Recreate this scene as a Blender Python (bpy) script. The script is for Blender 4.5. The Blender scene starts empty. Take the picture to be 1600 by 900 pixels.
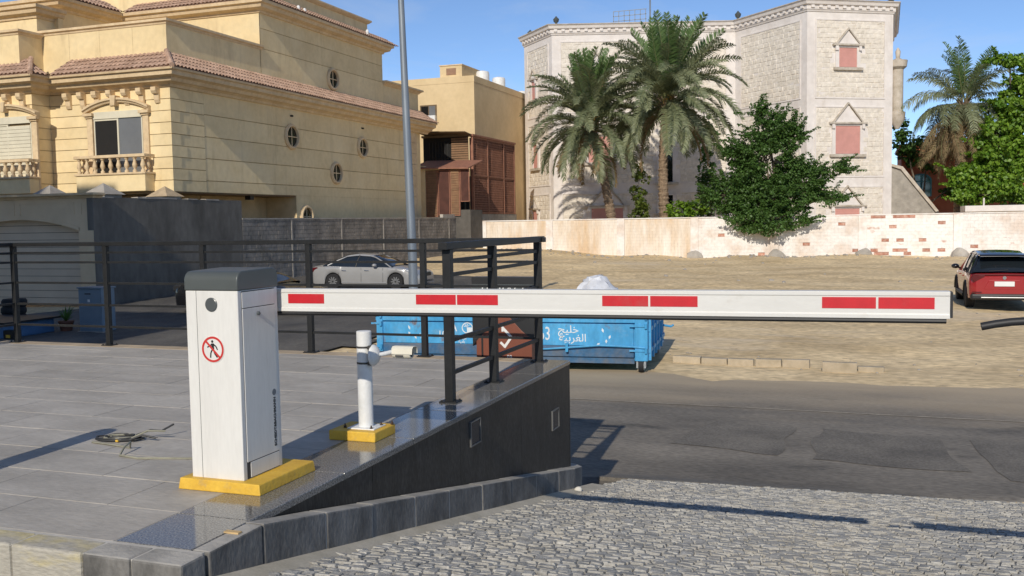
import bpy, math, random
from math import sin, cos, pi, radians, atan, atan2, sqrt, hypot
from mathutils import Vector, Matrix, noise
random.seed(7)
SC = bpy.context.scene
COL = SC.collection

# ------------------------------------------------------------------ camera
YAW, PITCH, ROLL = atan(543 / 1500), atan(104 / 1500), 0.0165
cam_d = bpy.data.cameras.new("camera")
cam = bpy.data.objects.new("camera", cam_d)
COL.objects.link(cam)
cam_d.sensor_width = 36.0
cam_d.lens = 36.0 * 1500 / 1600
cam_d.clip_start, cam_d.clip_end = 0.05, 3000
cam.matrix_world = (Matrix.Translation((0, 0, 2.85)) @ Matrix.Rotation(YAW, 4, 'Z')
                    @ Matrix.Rotation(pi / 2 - PITCH, 4, 'X') @ Matrix.Rotation(-ROLL, 4, 'Z'))
SC.camera = cam

# ------------------------------------------------------------------ light
SUN_DIR = Vector((-0.15, 1.82, -1.05)).normalized()        # the way the light travels
elev = math.asin(-SUN_DIR.z)
world = bpy.data.worlds.new("World")
SC.world = world
world.use_nodes = True
nt = world.node_tree
nt.nodes.clear()
sky = nt.nodes.new("ShaderNodeTexSky")
sky.sky_type = 'NISHITA'
sky.sun_disc = False
sky.sun_elevation = elev
sky.sun_rotation = atan2(-SUN_DIR.x, -SUN_DIR.y)
sky.air_density, sky.dust_density, sky.ozone_density = 0.62, 0.0, 3.6
# thin wisps of high cloud, the same all round the sky
tc = nt.nodes.new("ShaderNodeTexCoord")
mp = nt.nodes.new("ShaderNodeMapping")
mp.inputs['Scale'].default_value = (1.6, 1.6, 7.0)
mp.inputs['Rotation'].default_value = (0.0, 0.25, 0.6)
cn = nt.nodes.new("ShaderNodeTexNoise")
cn.inputs['Scale'].default_value = 2.6
cn.inputs['Detail'].default_value = 7
cn.inputs['Roughness'].default_value = 0.62
cn.inputs['Distortion'].default_value = 0.5
cr = nt.nodes.new("ShaderNodeValToRGB")
cr.color_ramp.elements[0].position = 0.44
cr.color_ramp.elements[1].position = 0.80
cr.color_ramp.elements[1].color = (0.38, 0.38, 0.38, 1)
mixc = nt.nodes.new("ShaderNodeMix")
mixc.data_type = 'RGBA'
mixc.inputs[7].default_value = (4.6, 5.0, 5.6, 1)
bg = nt.nodes.new("ShaderNodeBackground")
bg.inputs['Strength'].default_value = 0.12
out = nt.nodes.new("ShaderNodeOutputWorld")
L = nt.links.new
L(tc.outputs['Generated'], mp.inputs['Vector'])
L(mp.outputs[0], cn.inputs['Vector'])
L(cn.outputs['Fac'], cr.inputs['Fac'])
L(cr.outputs['Color'], mixc.inputs[0])
L(sky.outputs[0], mixc.inputs[6])
L(mixc.outputs[2], bg.inputs['Color'])
L(bg.outputs[0], out.inputs[0])
sun_d = bpy.data.lights.new("sun", 'SUN')
sun_d.energy = 3.3
sun_d.angle = radians(0.5)
sun_d.color = (1.0, 0.92, 0.79)
sun = bpy.data.objects.new("sun", sun_d)
sun.rotation_mode = 'QUATERNION'
sun.rotation_quaternion = SUN_DIR.to_track_quat('-Z', 'Y')
sun.location = (5, -40, 30)
COL.objects.link(sun)
SC.view_settings.view_transform = 'Standard'
SC.view_settings.look = 'None'
SC.view_settings.exposure = 0.16
SC.view_settings.gamma = 1.0

# ------------------------------------------------------------------ helpers
def lin(r, g, b, k=1.0):
    f = lambda c: ((c / 255 + 0.055) / 1.055) ** 2.4 if c > 10 else c / 255 / 12.92
    return (f(r) * k, f(g) * k, f(b) * k)

MATS = {}
def M(name, col, rough=0.75, var=0.18, scale=3.0, col2=None, stretch=(1, 1, 1), bump=0.0, bscale=60.0, metal=0.0,
      rnd=0.0, spec=0.5, fine=0.0, fscale=90.0, lo=0.35, hi=0.65, detail=6.0, coat=0.0, coords='Object', rot=None, spot=None):
    """Principled surface: two tones mixed by a noise, a fine grain, a bump, a per-object tone shift."""
    if name in MATS: return MATS[name]
    m = bpy.data.materials.new(name)
    m.use_nodes = True
    n = m.node_tree.nodes; l = m.node_tree.links.new
    p = n["Principled BSDF"]
    p.inputs['Roughness'].default_value = rough
    p.inputs['Metallic'].default_value = metal
    p.inputs['Specular IOR Level'].default_value = spec
    p.inputs['Coat Weight'].default_value = coat
    p.inputs['Coat Roughness'].default_value = 0.05
    if coords == 'World':
        g = n.new("ShaderNodeNewGeometry"); vec = g.outputs['Position']
    else:
        t = n.new("ShaderNodeTexCoord"); vec = t.outputs['Object']
    mpn = n.new("ShaderNodeMapping"); mpn.inputs['Scale'].default_value = stretch
    if rot: mpn.inputs['Rotation'].default_value = rot
    l(vec, mpn.inputs['Vector'])
    a = n.new("ShaderNodeTexNoise"); a.inputs['Scale'].default_value = scale; a.inputs['Detail'].default_value = detail
    a.inputs['Roughness'].default_value = 0.6
    l(mpn.outputs[0], a.inputs['Vector'])
    r = n.new("ShaderNodeValToRGB")
    r.color_ramp.elements[0].position = lo; r.color_ramp.elements[1].position = hi
    if col2 is None:
        c0 = tuple(c * (1 - var) for c in col); c1 = tuple(min(1, c * (1 + var)) for c in col)
    else: c0, c1 = col, col2
    r.color_ramp.elements[0].color = (*c0, 1); r.color_ramp.elements[1].color = (*c1, 1)
    l(a.outputs['Fac'], r.inputs['Fac'])
    cur = r.outputs['Color']
    def scale_by(fac_socket, lo_, hi_, cur):
        mr = n.new("ShaderNodeMapRange"); mr.inputs['To Min'].default_value = lo_; mr.inputs['To Max'].default_value = hi_
        l(fac_socket, mr.inputs['Value'])
        h = n.new("ShaderNodeHueSaturation"); l(cur, h.inputs['Color']); l(mr.outputs[0], h.inputs['Value'])
        return h.outputs['Color']
    if fine:
        b = n.new("ShaderNodeTexNoise"); b.inputs['Scale'].default_value = fscale; b.inputs['Detail'].default_value = 3
        l(mpn.outputs[0], b.inputs['Vector'])
        mr = n.new("ShaderNodeMapRange"); mr.inputs['From Min'].default_value = 0.3; mr.inputs['From Max'].default_value = 0.7
        l(b.outputs['Fac'], mr.inputs['Value'])
        cur = scale_by(mr.outputs[0], 1 - fine, 1 + fine, cur)
    for sp in (spot or []):
        # stains with a shape of their own: (colour, scale, lo, hi, amount, stretch)
        mp2 = n.new("ShaderNodeMapping"); mp2.inputs['Scale'].default_value = sp[5]; mp2.inputs['Location'].default_value = (sp[1], 3.1, 7.7); l(vec, mp2.inputs['Vector'])
        b = n.new("ShaderNodeTexNoise"); b.inputs['Scale'].default_value = sp[1]; b.inputs['Detail'].default_value = 9; b.inputs['Roughness'].default_value = 0.68
        l(mp2.outputs[0], b.inputs['Vector'])
        mr = n.new("ShaderNodeMapRange"); mr.inputs['From Min'].default_value = sp[2]; mr.inputs['From Max'].default_value = sp[3]; mr.inputs['To Max'].default_value = sp[4]
        l(b.outputs['Fac'], mr.inputs['Value'])
        mx = n.new("ShaderNodeMix"); mx.data_type = 'RGBA'; mx.inputs[7].default_value = (*sp[0], 1)
        l(mr.outputs[0], mx.inputs[0]); l(cur, mx.inputs[6]); cur = mx.outputs[2]
    if rnd:
        o = n.new("ShaderNodeObjectInfo")
        cur = scale_by(o.outputs['Random'], 1 - rnd, 1 + rnd, cur)
    l(cur, p.inputs['Base Color'])
    if bump:
        b = n.new("ShaderNodeTexNoise"); b.inputs['Scale'].default_value = bscale; b.inputs['Detail'].default_value = 4
        l(mpn.outputs[0], b.inputs['Vector'])
        bn = n.new("ShaderNodeBump"); bn.inputs['Strength'].default_value = min(1, bump); bn.inputs['Distance'].default_value = 0.01
        l(b.outputs['Fac'], bn.inputs['Height']); l(bn.outputs[0], p.inputs['Normal'])
    MATS[name] = m
    return m

def leaf_mat(name, ca, cb, rough=0.5, trans=0.35):
    m = bpy.data.materials.new(name); m.use_nodes = True
    n = m.node_tree.nodes; l = m.node_tree.links.new
    p = n["Principled BSDF"]; p.inputs['Roughness'].default_value = rough
    g = n.new("ShaderNodeNewGeometry")
    r = n.new("ShaderNodeValToRGB")
    r.color_ramp.elements[0].color = (*ca, 1); r.color_ramp.elements[1].color = (*cb, 1)
    o = n.new("ShaderNodeObjectInfo")
    ad = n.new("ShaderNodeMath"); ad.operation = 'MULTIPLY_ADD'; ad.inputs[1].default_value = 0.65
    mu = n.new("ShaderNodeMath"); mu.operation = 'MULTIPLY'; mu.inputs[1].default_value = 0.35
    l(o.outputs['Random'], mu.inputs[0]); l(g.outputs['Random Per Island'], ad.inputs[0]); l(mu.outputs[0], ad.inputs[2])
    l(ad.outputs[0], r.inputs['Fac']); l(r.outputs['Color'], p.inputs['Base Color'])
    t = n.new("ShaderNodeBsdfTranslucent"); l(r.outputs['Color'], t.inputs['Color'])
    mx = n.new("ShaderNodeMixShader"); mx.inputs[0].default_value = trans
    l(p.outputs[0], mx.inputs[1]); l(t.outputs[0], mx.inputs[2])
    l(mx.outputs[0], n["Material Output"].inputs['Surface'])
    MATS[name] = m
    return m

def glass_mat(name, col, rough=0.05):
    m = bpy.data.materials.new(name); m.use_nodes = True
    p = m.node_tree.nodes["Principled BSDF"]
    p.inputs['Base Color'].default_value = (*col, 1); p.inputs['Roughness'].default_value = rough
    p.inputs['Specular IOR Level'].default_value = 0.8
    n = m.node_tree.nodes; l = m.node_tree.links.new
    tcn = n.new("ShaderNodeTexCoord"); b = n.new("ShaderNodeTexNoise"); b.inputs['Scale'].default_value = 1.3
    l(tcn.outputs['Object'], b.inputs['Vector'])
    bn = n.new("ShaderNodeBump"); bn.inputs['Strength'].default_value = 0.05; bn.inputs['Distance'].default_value = 0.05
    l(b.outputs['Fac'], bn.inputs['Height']); l(bn.outputs[0], p.inputs['Normal'])
    MATS[name] = m
    return m

ORG = {}
def org(o): return ORG.get(o.name, Vector((0, 0, 0)))

class MB:
    """Collects shapes and links them as ONE mesh object."""
    def __init__(s, T=None): s.v = []; s.f = []; s.mi = []; s.T = T; s.m = 0
    def add(s, vs, fs):
        k = len(s.v)
        s.v += [tuple(s.T(*p)) for p in vs] if s.T else [tuple(p) for p in vs]
        s.f += [tuple(i + k for i in f) for f in fs]; s.mi += [s.m] * len(fs)
        return s
    def box(s, x0, x1, y0, y1, z0, z1):
        return s.add([(x0, y0, z0), (x1, y0, z0), (x1, y1, z0), (x0, y1, z0), (x0, y0, z1), (x1, y0, z1), (x1, y1, z1), (x0, y1, z1)],
                     [(3, 2, 1, 0), (4, 5, 6, 7), (0, 1, 5, 4), (1, 2, 6, 5), (2, 3, 7, 6), (3, 0, 4, 7)])
    def prism(s, pts, ax, a, b):
        """polygon pts (two remaining axes, in order) extruded along axis ax from a to b"""
        n = len(pts)
        def mk(p, t): return {'x': (t, p[0], p[1]), 'y': (p[0], t, p[1]), 'z': (p[0], p[1], t)}[ax]
        vs = [mk(p, a) for p in pts] + [mk(p, b) for p in pts]
        fs = [tuple(range(n - 1, -1, -1)), tuple(range(n, 2 * n))] + [(i, (i + 1) % n, n + (i + 1) % n, n + i) for i in range(n)]
        ar = sum(pts[i][0] * pts[(i + 1) % n][1] - pts[(i + 1) % n][0] * pts[i][1] for i in range(n))
        if (ar < 0) ^ (ax == 'y') ^ (b < a): fs = [f[::-1] for f in fs]
        return s.add(vs, fs)
    def tube(s, pts, r, n=8, caps=True, flat=1.0):
        pts = [Vector(p) for p in pts]; rs = r if isinstance(r, (list, tuple)) else [r] * len(pts)
        vs = []; ref = None
        for i, p in enumerate(pts):
            d = (pts[min(i + 1, len(pts) - 1)] - pts[max(i - 1, 0)]).normalized()
            if ref is None: ref = Vector((0, 0, 1)) if abs(d.z) < 0.9 else Vector((1, 0, 0))
            a = d.cross(ref).normalized(); b = a.cross(d).normalized(); ref = b
            for k in range(n):
                t = 2 * pi * k / n
                vs.append(p + a * cos(t) * rs[i] + b * sin(t) * rs[i] * flat)
        fs = []
        for i in range(len(pts) - 1):
            for k in range(n):
                fs.append((i * n + k, i * n + (k + 1) % n, (i + 1) * n + (k + 1) % n, (i + 1) * n + k))
        fs = [f[::-1] for f in fs]
        if caps: fs += [tuple(range(n)), tuple(range(len(pts) * n - 1, (len(pts) - 1) * n - 1, -1))]
        return s.add(vs, fs)
    def lathe(s, prof, c, n=16, ax='z'):
        vs = []
        for r, h in prof:
            for k in range(n):
                t = 2 * pi * k / n
                a, b = r * cos(t), r * sin(t)
                vs.append({'z': (c[0] + a, c[1] + b, c[2] + h), 'x': (c[0] + h, c[1] + a, c[2] + b), 'y': (c[0] + b, c[1] + h, c[2] + a)}[ax])
        fs = []
        for i in range(len(prof) - 1):
            for k in range(n):
                fs.append((i * n + k, i * n + (k + 1) % n, (i + 1) * n + (k + 1) % n, (i + 1) * n + k))
        fs += [tuple(range(n - 1, -1, -1)), tuple(range((len(prof) - 1) * n, len(prof) * n))]
        return s.add(vs, fs)
    def sweep(s, path, prof, closed=False, right=True):
        """profile [(out, z)] swept along a plan polyline, mitred; out is to the right of travel"""
        n = len(path); m = len(prof); sg = 1 if right else -1
        vs = []
        for i in range(n):
            p = Vector(path[i])
            ds = []
            if i > 0 or closed: ds.append((p - Vector(path[i - 1])).normalized())
            if i < n - 1 or closed: ds.append((Vector(path[(i + 1) % n]) - p).normalized())
            ns = [Vector((d.y, -d.x)) * sg for d in ds]
            if len(ns) == 2:
                mm = (ns[0] + ns[1]).normalized(); k = 1 / max(0.3, mm.dot(ns[0])); nn = mm * k
            else: nn = ns[0]
            for o, z in prof: vs.append((p.x + nn.x * o, p.y + nn.y * o, z))
        fs = []
        for i in range(n if closed else n - 1):
            j = (i + 1) % n
            for k in range(m):
                k2 = (k + 1) % m
                fs.append((i * m + k, i * m + k2, j * m + k2, j * m + k))
        if not closed: fs += [tuple(range(m - 1, -1, -1)), tuple(range((n - 1) * m, n * m))]
        return s.add(vs, fs)
    def sphere(s, c, r, nu=10, nv=6):
        rx, ry, rz = r if isinstance(r, (tuple, list)) else (r, r, r)
        vs = [(c[0], c[1], c[2] - rz)]
        for j in range(1, nv):
            ph = -pi / 2 + pi * j / nv
            for i in range(nu):
                t = 2 * pi * i / nu
                vs.append((c[0] + rx * cos(ph) * cos(t), c[1] + ry * cos(ph) * sin(t), c[2] + rz * sin(ph)))
        vs.append((c[0], c[1], c[2] + rz)); e = len(vs) - 1
        fs = [(0, 1 + (i + 1) % nu, 1 + i) for i in range(nu)]
        for j in range(nv - 2):
            for i in range(nu):
                a = 1 + j * nu
                fs.append((a + i, a + (i + 1) % nu, a + nu + (i + 1) % nu, a + nu + i))
        a = 1 + (nv - 2) * nu
        fs += [(a + i, a + (i + 1) % nu, e) for i in range(nu)]
        return s.add(vs, fs)
    def rough(s, k0, amt, sc=3.0, seed=0.0):
        for i in range(k0, len(s.v)):
            p = Vector(s.v[i]); q = noise.noise_vector(p * sc + Vector((seed, seed * 2, 3.3)))
            s.v[i] = tuple(p + q * amt)
        return s
    def build(s, name, mats, parent=None, smooth=None, bevel=0.0, local=False, segs=2, stuff=False):
        me = bpy.data.meshes.new(name)
        o = bpy.data.objects.new(name, me)
        og = Vector((0, 0, 0))
        if parent is not None:
            og = org(parent)
        ORG[o.name] = og
        sub = Vector((0, 0, 0)) if local else og
        me.from_pydata([(p[0] - sub.x, p[1] - sub.y, p[2] - sub.z) for p in s.v], [], s.f)
        if not isinstance(mats, (list, tuple)): mats = [mats]
        for mm in mats: me.materials.append(mm)
        if len(mats) > 1: me.polygons.foreach_set('material_index', s.mi)
        if smooth is not None:
            me.polygons.foreach_set('use_smooth', [True] * len(me.polygons))
            if smooth < 170: me.set_sharp_from_angle(angle=radians(smooth))
        me.update()
        COL.objects.link(o)
        if parent is not None: o.parent = parent
        if bevel:
            b = o.modifiers.new("bevel", 'BEVEL'); b.width = bevel; b.segments = segs; b.limit_method = 'ANGLE'; b.angle_limit = radians(40)
        if stuff: o["kind"] = "stuff"
        return o

def thing(name, label, cat, loc=(0, 0, 0), rotz=0.0, group=None):
    o = bpy.data.objects.new(name, None); COL.objects.link(o)
    o.empty_display_size = 0.2
    o.location = loc; o.rotation_euler = (0, 0, rotz)
    o["label"] = label; o["category"] = cat
    if group: o["group"] = group
    ORG[o.name] = Vector(loc)
    return o
def tag(o, label, cat, group=None):
    o["label"] = label; o["category"] = cat
    if group: o["group"] = group
    return o
def struct(o): o["kind"] = "structure"; return o
def inst(me, name, parent, mat4):
    """a part that shares mesh data, placed by a matrix in its thing's frame"""
    o = bpy.data.objects.new(name, me); COL.objects.link(o)
    if parent is not None: o.parent = parent
    o.matrix_local = mat4
    ORG[o.name] = org(parent) if parent is not None else Vector((0, 0, 0))
    return o
def copy_tree(o, parent=None):
    c = o.copy(); COL.objects.link(c)
    if parent is not None:
        c.parent = parent
    for ch in list(o.children): copy_tree(ch, c)
    return c
def text_mesh(body, size, name, mat, parent, M4, ext=0.0015, align='CENTER', squeeze=1.0, shear=0.0, bold=0.0):
    """flat lettering turned into a thin mesh; M4 maps text plane (x right, y up) to the world"""
    c = bpy.data.curves.new(name, 'FONT'); c.body = body; c.size = size; c.extrude = ext; c.align_x = align; c.align_y = 'CENTER'
    c.resolution_u = 2; c.shear = shear; c.offset = bold
    t = bpy.data.objects.new(name + "_curve", c); COL.objects.link(t)
    dg = bpy.context.evaluated_depsgraph_get()
    me = bpy.data.meshes.new_from_object(t.evaluated_get(dg))
    COL.objects.unlink(t); bpy.data.objects.remove(t)
    og = org(parent)
    me.transform(Matrix.Translation(-og) @ M4 @ Matrix.Diagonal((squeeze, 1, 1, 1)))
    me.materials.clear(); me.materials.append(mat)
    o = bpy.data.objects.new(name, me); COL.objects.link(o); o.parent = parent
    ORG[o.name] = og
    return o
def frame(o, xa, ya, za):
    return Matrix(((xa[0], ya[0], za[0], o[0]), (xa[1], ya[1], za[1], o[1]), (xa[2], ya[2], za[2], o[2]), (0, 0, 0, 1)))
def smooth01(a, b, t):
    t = max(0.0, min(1.0, (t - a) / (b - a))); return t * t * (3 - 2 * t)

# ================================================================== SETTING
m_sand = M("sand", (0.50, 0.37, 0.20), 0.95, scale=0.42, col2=(0.80, 0.625, 0.375), stretch=(0.6, 0.9, 1), bump=1.0, bscale=7, fine=0.26, fscale=8.0, coords='World', lo=0.3, hi=0.72, detail=9, spot=[((0.30, 0.215, 0.12), 0.7, 0.57, 0.70, 0.5, (0.45, 1.1, 1)), ((0.66, 0.56, 0.42), 0.22, 0.55, 0.68, 0.6, (0.6, 1.3, 1)), ((0.30, 0.23, 0.15), 3.0, 0.58, 0.64, 0.55, (0.7, 1, 1))])
m_asph = M("asphalt", (0.115, 0.103, 0.087), 0.9, scale=0.8, col2=(0.25, 0.222, 0.183), stretch=(0.35, 1, 1), bump=0.7, bscale=60, fine=0.30, fscale=34, coords='World', lo=0.32, hi=0.72, detail=8, spot=[((0.035, 0.033, 0.031), 0.9, 0.60, 0.70, 0.75, (0.5, 1, 1)), ((0.27, 0.235, 0.185), 1.3, 0.58, 0.74, 0.5, (0.25, 1, 1))])
m_patch = M("asphalt_repair", (0.108, 0.097, 0.083), 0.92, scale=1.0, col2=(0.18, 0.162, 0.136), bump=0.6, bscale=70, fine=0.28, fscale=34, coords='World', spot=[((0.25, 0.22, 0.175), 1.6, 0.56, 0.74, 0.45, (0.25, 1, 1))])
m_worn = M("worn_asphalt", (0.34, 0.30, 0.24), 0.9, scale=3, bump=0.4, coords='World', fine=0.2, fscale=18)
m_sett = M("grey_sett", (0.27, 0.262, 0.243), 0.9, scale=9, col2=(0.46, 0.447, 0.412), bump=0.8, bscale=130, rnd=0.12, fine=0.22, fscale=60, coords='World', spot=[((0.46, 0.41, 0.32), 0.8, 0.50, 0.72, 0.5, (1, 0.6, 1)), ((0.12, 0.115, 0.105), 0.7, 0.60, 0.72, 0.55, (1.3, 0.6, 1))])
m_joint = M("sett_joint", (0.09, 0.085, 0.075), 0.95, scale=3, col2=(0.24, 0.225, 0.19), bump=0.6, coords='World')
m_tile = M("grey_tile", (0.365, 0.338, 0.298), 0.58, scale=2.2, col2=(0.465, 0.433, 0.385), stretch=(0.9, 2.6, 1), bump=0.2, bscale=30, rnd=0.05, fine=0.10, fscale=20, coords='World', spec=0.35, spot=[((0.22, 0.205, 0.18), 0.8, 0.52, 0.75, 0.45, (1, 1, 1)), ((0.50, 0.47, 0.42), 1.7, 0.58, 0.75, 0.4, (0.5, 1.6, 1))])
m_grout = M("pale_grout", (0.47, 0.445, 0.40), 0.9, scale=4)
m_gran = M("polished_granite", (0.10, 0.098, 0.095), 0.11, scale=120, col2=(0.30, 0.285, 0.26), lo=0.42, hi=0.66, spec=0.6, coords='World', detail=3)
m_gran_wall = M("dark_granite", (0.016, 0.0155, 0.015), 0.45, spec=0.3, scale=70, col2=(0.055, 0.053, 0.05), stretch=(1, 1, 0.35), fine=0.3, fscale=9, coords='World', lo=0.4, hi=0.75)
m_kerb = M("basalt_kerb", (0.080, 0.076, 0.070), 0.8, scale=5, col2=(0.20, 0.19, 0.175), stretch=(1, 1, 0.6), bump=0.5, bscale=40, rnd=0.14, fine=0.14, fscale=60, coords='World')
def pale_top(m, col, amt=0.8):
    """lighter mottled tone mixed in on the upward faces of a stone"""
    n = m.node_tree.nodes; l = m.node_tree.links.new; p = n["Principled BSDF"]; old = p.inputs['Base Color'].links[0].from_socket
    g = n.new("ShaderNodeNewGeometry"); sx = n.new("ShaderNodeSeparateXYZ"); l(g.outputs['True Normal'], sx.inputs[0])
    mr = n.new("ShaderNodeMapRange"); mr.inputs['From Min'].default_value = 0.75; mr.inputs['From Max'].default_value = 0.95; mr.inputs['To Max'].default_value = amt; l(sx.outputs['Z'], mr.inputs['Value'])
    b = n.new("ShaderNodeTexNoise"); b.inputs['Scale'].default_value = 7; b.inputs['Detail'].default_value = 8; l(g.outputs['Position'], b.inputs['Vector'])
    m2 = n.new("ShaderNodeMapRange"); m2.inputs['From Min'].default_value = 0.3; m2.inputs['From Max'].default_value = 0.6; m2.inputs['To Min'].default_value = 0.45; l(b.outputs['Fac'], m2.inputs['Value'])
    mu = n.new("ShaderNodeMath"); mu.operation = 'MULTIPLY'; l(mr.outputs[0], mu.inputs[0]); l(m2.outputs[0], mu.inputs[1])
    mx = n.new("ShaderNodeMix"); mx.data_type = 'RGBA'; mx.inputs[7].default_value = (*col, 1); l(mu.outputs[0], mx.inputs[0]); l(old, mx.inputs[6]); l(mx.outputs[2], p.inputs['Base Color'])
pale_top(m_kerb, (0.44, 0.415, 0.37), 0.95)  # kerb stones get a paler, mottled colour where faces point up
m_tan = M("tan_edging", (0.44, 0.34, 0.22), 0.6, scale=3, coords='World', rnd=0.1)
m_conc = M("concrete", (0.36, 0.33, 0.29), 0.9, scale=2, bump=0.4, rnd=0.12, coords='World')

def zt(x, y):
    """height of the sandy lot"""
    if y < 8.0 and x < 12: return -0.12
    b = smooth01(26, 61, y) * (0.22 + 0.40 * smooth01(-6, -24, x))
    if y > 17.0:
        k = smooth01(17.0, 21.0, y) * (1 - smooth01(64, 70, y))
        b += k * (0.10 * noise.noise(Vector((x * 0.16, y * 0.22, 0.5))) + 0.05 * noise.noise(Vector((x * 0.6, y * 0.8, 2.0))) + 0.022 * noise.noise(Vector((x * 1.9, y * 2.1, 4.0))))
        b += k * 0.020 * noise.noise(Vector((x * 2.2, y * 3.1, 6.0))) * smooth01(18, 24, y)
        for (yr, am, w_) in ((27.0, 0.07, 0.18), (28.7, 0.07, 0.18), (37.5, 0.09, 0.25), (39.3, 0.09, 0.25), (45.0, 0.12, 0.3)):   # wheel ruts
            yc = yr + 1.6 * noise.noise(Vector((x * 0.07, yr // 5, 1.0))) - 0.12 * x
            d_ = (y - yc) / w_
            b += k * am * (math.exp(-(abs(d_) - 1.6) ** 2 * 2) * 0.7 - math.exp(-d_ * d_)) * (0.4 + max(0, noise.noise(Vector((x * 0.3, yr, 2.0)))))
        mound = max(0, 0.35 + noise.noise(Vector((x * 0.22, 1.7, 9.0)))) * 0.42 + 0.22 * smooth01(-12, -22, x)
        b += mound * math.exp(-((y - 61.9) / 2.0) ** 2) + 0.18 * max(0, noise.noise(Vector((x * 0.13, y * 0.30, 7.0)))) * smooth01(40, 50, y) * (1 - smooth01(63, 66, y))
    return b - 0.012

def rng(a, b, st):
    r = []; t = a
    while t < b - 1e-6: r.append(t); t += st
    return r
gx = [-1500, -700, -300, -150, -90, -60, -45] + rng(-30, 12, 0.30) + [12, 14, 16, 18, 22, 30, 45, 70, 120, 250, 600, 1500]
gy = [-1500, -500, -150, -50, -15, 4, 7.9, 8.1, 10, 14] + rng(16.5, 26, 0.16) + rng(26, 40, 0.24) + rng(40, 66, 0.33) + [66, 70, 78, 90, 120, 180, 300, 700, 1500]
g = MB()
g.add([(x, y, zt(x, y)) for y in gy for x in gx],
      [(j * len(gx) + i, j * len(gx) + i + 1, (j + 1) * len(gx) + i + 1, (j + 1) * len(gx) + i) for j in range(len(gy) - 1) for i in range(len(gx) - 1)])
struct(g.build("ground", m_sand, smooth=170))

def ramp_z(y): return 1.40 - 0.2 * (y - 3.4)
def ramp_end(x): return 9.72 + 0.2 * (x + 2.6) if x < 1.8 else 10.6
def road_z(x, y):
    k = smooth01(-3.4, -2.6, x) * (1 - smooth01(3.6, 5.4, x))
    z = max(0.0, ramp_z(y)) * k
    if y < ramp_end(x): z -= 0.07
    elif z > 0: z = max(0.0, z - 0.004)
    return max(z, -0.02) if y > 8.6 else z
rx = [-80, -55, -40] + rng(-32, 12, 0.4) + [12, 16, 25, 40, 80]
ry = [8.0, 8.4, 8.8, 9.2, 9.5] + rng(9.6, 11.2, 0.1) + [11.2, 12, 13, 14, 15, 16, 16.8]
r = MB()
vs = [(x, y, road_z(x, y) + 0.004) for y in ry for x in rx] + [(x, 17.25 + 0.9 * noise.noise(Vector((x * 0.35, 3, 1))) + 0.6 * noise.noise(Vector((x * 1.4, 8, 1))), -0.004) for x in rx]
r.add(vs, [(j * len(rx) + i, j * len(rx) + i + 1, (j + 1) * len(rx) + i + 1, (j + 1) * len(rx) + i) for j in range(len(ry)) for i in range(len(rx) - 1)])
road = struct(r.build("road", m_asph, smooth=40))
# dust blown over the far half of the road
n_ = m_asph.node_tree.nodes; l_ = m_asph.node_tree.links.new
gp = n_.new("ShaderNodeNewGeometry"); sx = n_.new("ShaderNodeSeparateXYZ"); l_(gp.outputs['Position'], sx.inputs[0])
dn = n_.new("ShaderNodeTexNoise"); dn.inputs['Scale'].default_value = 0.9; dn.inputs['Detail'].default_value = 8
dm = n_.new("ShaderNodeMapping"); dm.inputs['Scale'].default_value = (0.28, 1.0, 1.0); l_(gp.outputs['Position'], dm.inputs[0]); l_(dm.outputs[0], dn.inputs['Vector'])
mr = n_.new("ShaderNodeMapRange"); mr.inputs['From Min'].default_value = 13.4; mr.inputs['From Max'].default_value = 18.0; mr.inputs['To Min'].default_value = -0.28; mr.inputs['To Max'].default_value = 0.62
l_(sx.outputs['Y'], mr.inputs[0])
ad = n_.new("ShaderNodeMath"); ad.operation = 'ADD'; l_(mr.outputs[0], ad.inputs[0]); l_(dn.outputs['Fac'], ad.inputs[1])
rp = n_.new("ShaderNodeValToRGB"); rp.color_ramp.elements[0].position = 0.36; rp.color_ramp.elements[1].position = 0.98; l_(ad.outputs[0], rp.inputs[0])
mxd = n_.new("ShaderNodeMix"); mxd.data_type = 'RGBA'; mxd.inputs[7].default_value = (0.43, 0.345, 0.235, 1)
p_ = n_["Principled BSDF"]; old = p_.inputs['Base Color'].links[0].from_socket
l_(rp.outputs[0], mxd.inputs[0]); l_(old, mxd.inputs[6]); l_(mxd.outputs[2], p_.inputs['Base Color'])

def patch(name, pts, z, m, wob=0.10):
    b = MB(); ring = []
    for i, p in enumerate(pts):
        q = pts[(i + 1) % len(pts)]
        for t in range(10):
            u = t / 10; x = p[0] + (q[0] - p[0]) * u; y = p[1] + (q[1] - p[1]) * u
            ring.append((x + wob * noise.noise(Vector((x * 1.3, y * 1.3, 5))), y + wob * noise.noise(Vector((x * 1.3, y * 1.3, 15))), z))
    b.add(ring, [tuple(range(len(ring)))])
    return struct(b.build(name, m))
lane = MB(); lx = rng(-25.98, -9.0, 0.4); lyy = rng(16.9, 44.0, 0.4)
def lane_in(x, y):
    e = 0.7 * noise.noise(Vector((x * 0.3, y * 0.3, 3))) + 0.35 * noise.noise(Vector((x * 1.1, y * 1.1, 5)))
    return x < -11.3 - 0.02 * max(0, y - 18) ** 1.75 + e and y < 42.6 + e
q_ = {}
def lv(i, j):
    if (i, j) not in q_:
        q_[(i, j)] = len(lane.v); x, y = lx[i], lyy[j]; lane.v.append((x, y, zt(x, y) + 0.05 if y > 18 else 0.0035))
    return q_[(i, j)]
for j in range(len(lyy) - 1):
    for i in range(len(lx) - 1):
        if lane_in(lx[i], lyy[j]): lane.f.append((lv(i, j), lv(i + 1, j), lv(i + 1, j + 1), lv(i, j + 1))); lane.mi.append(0)
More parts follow.
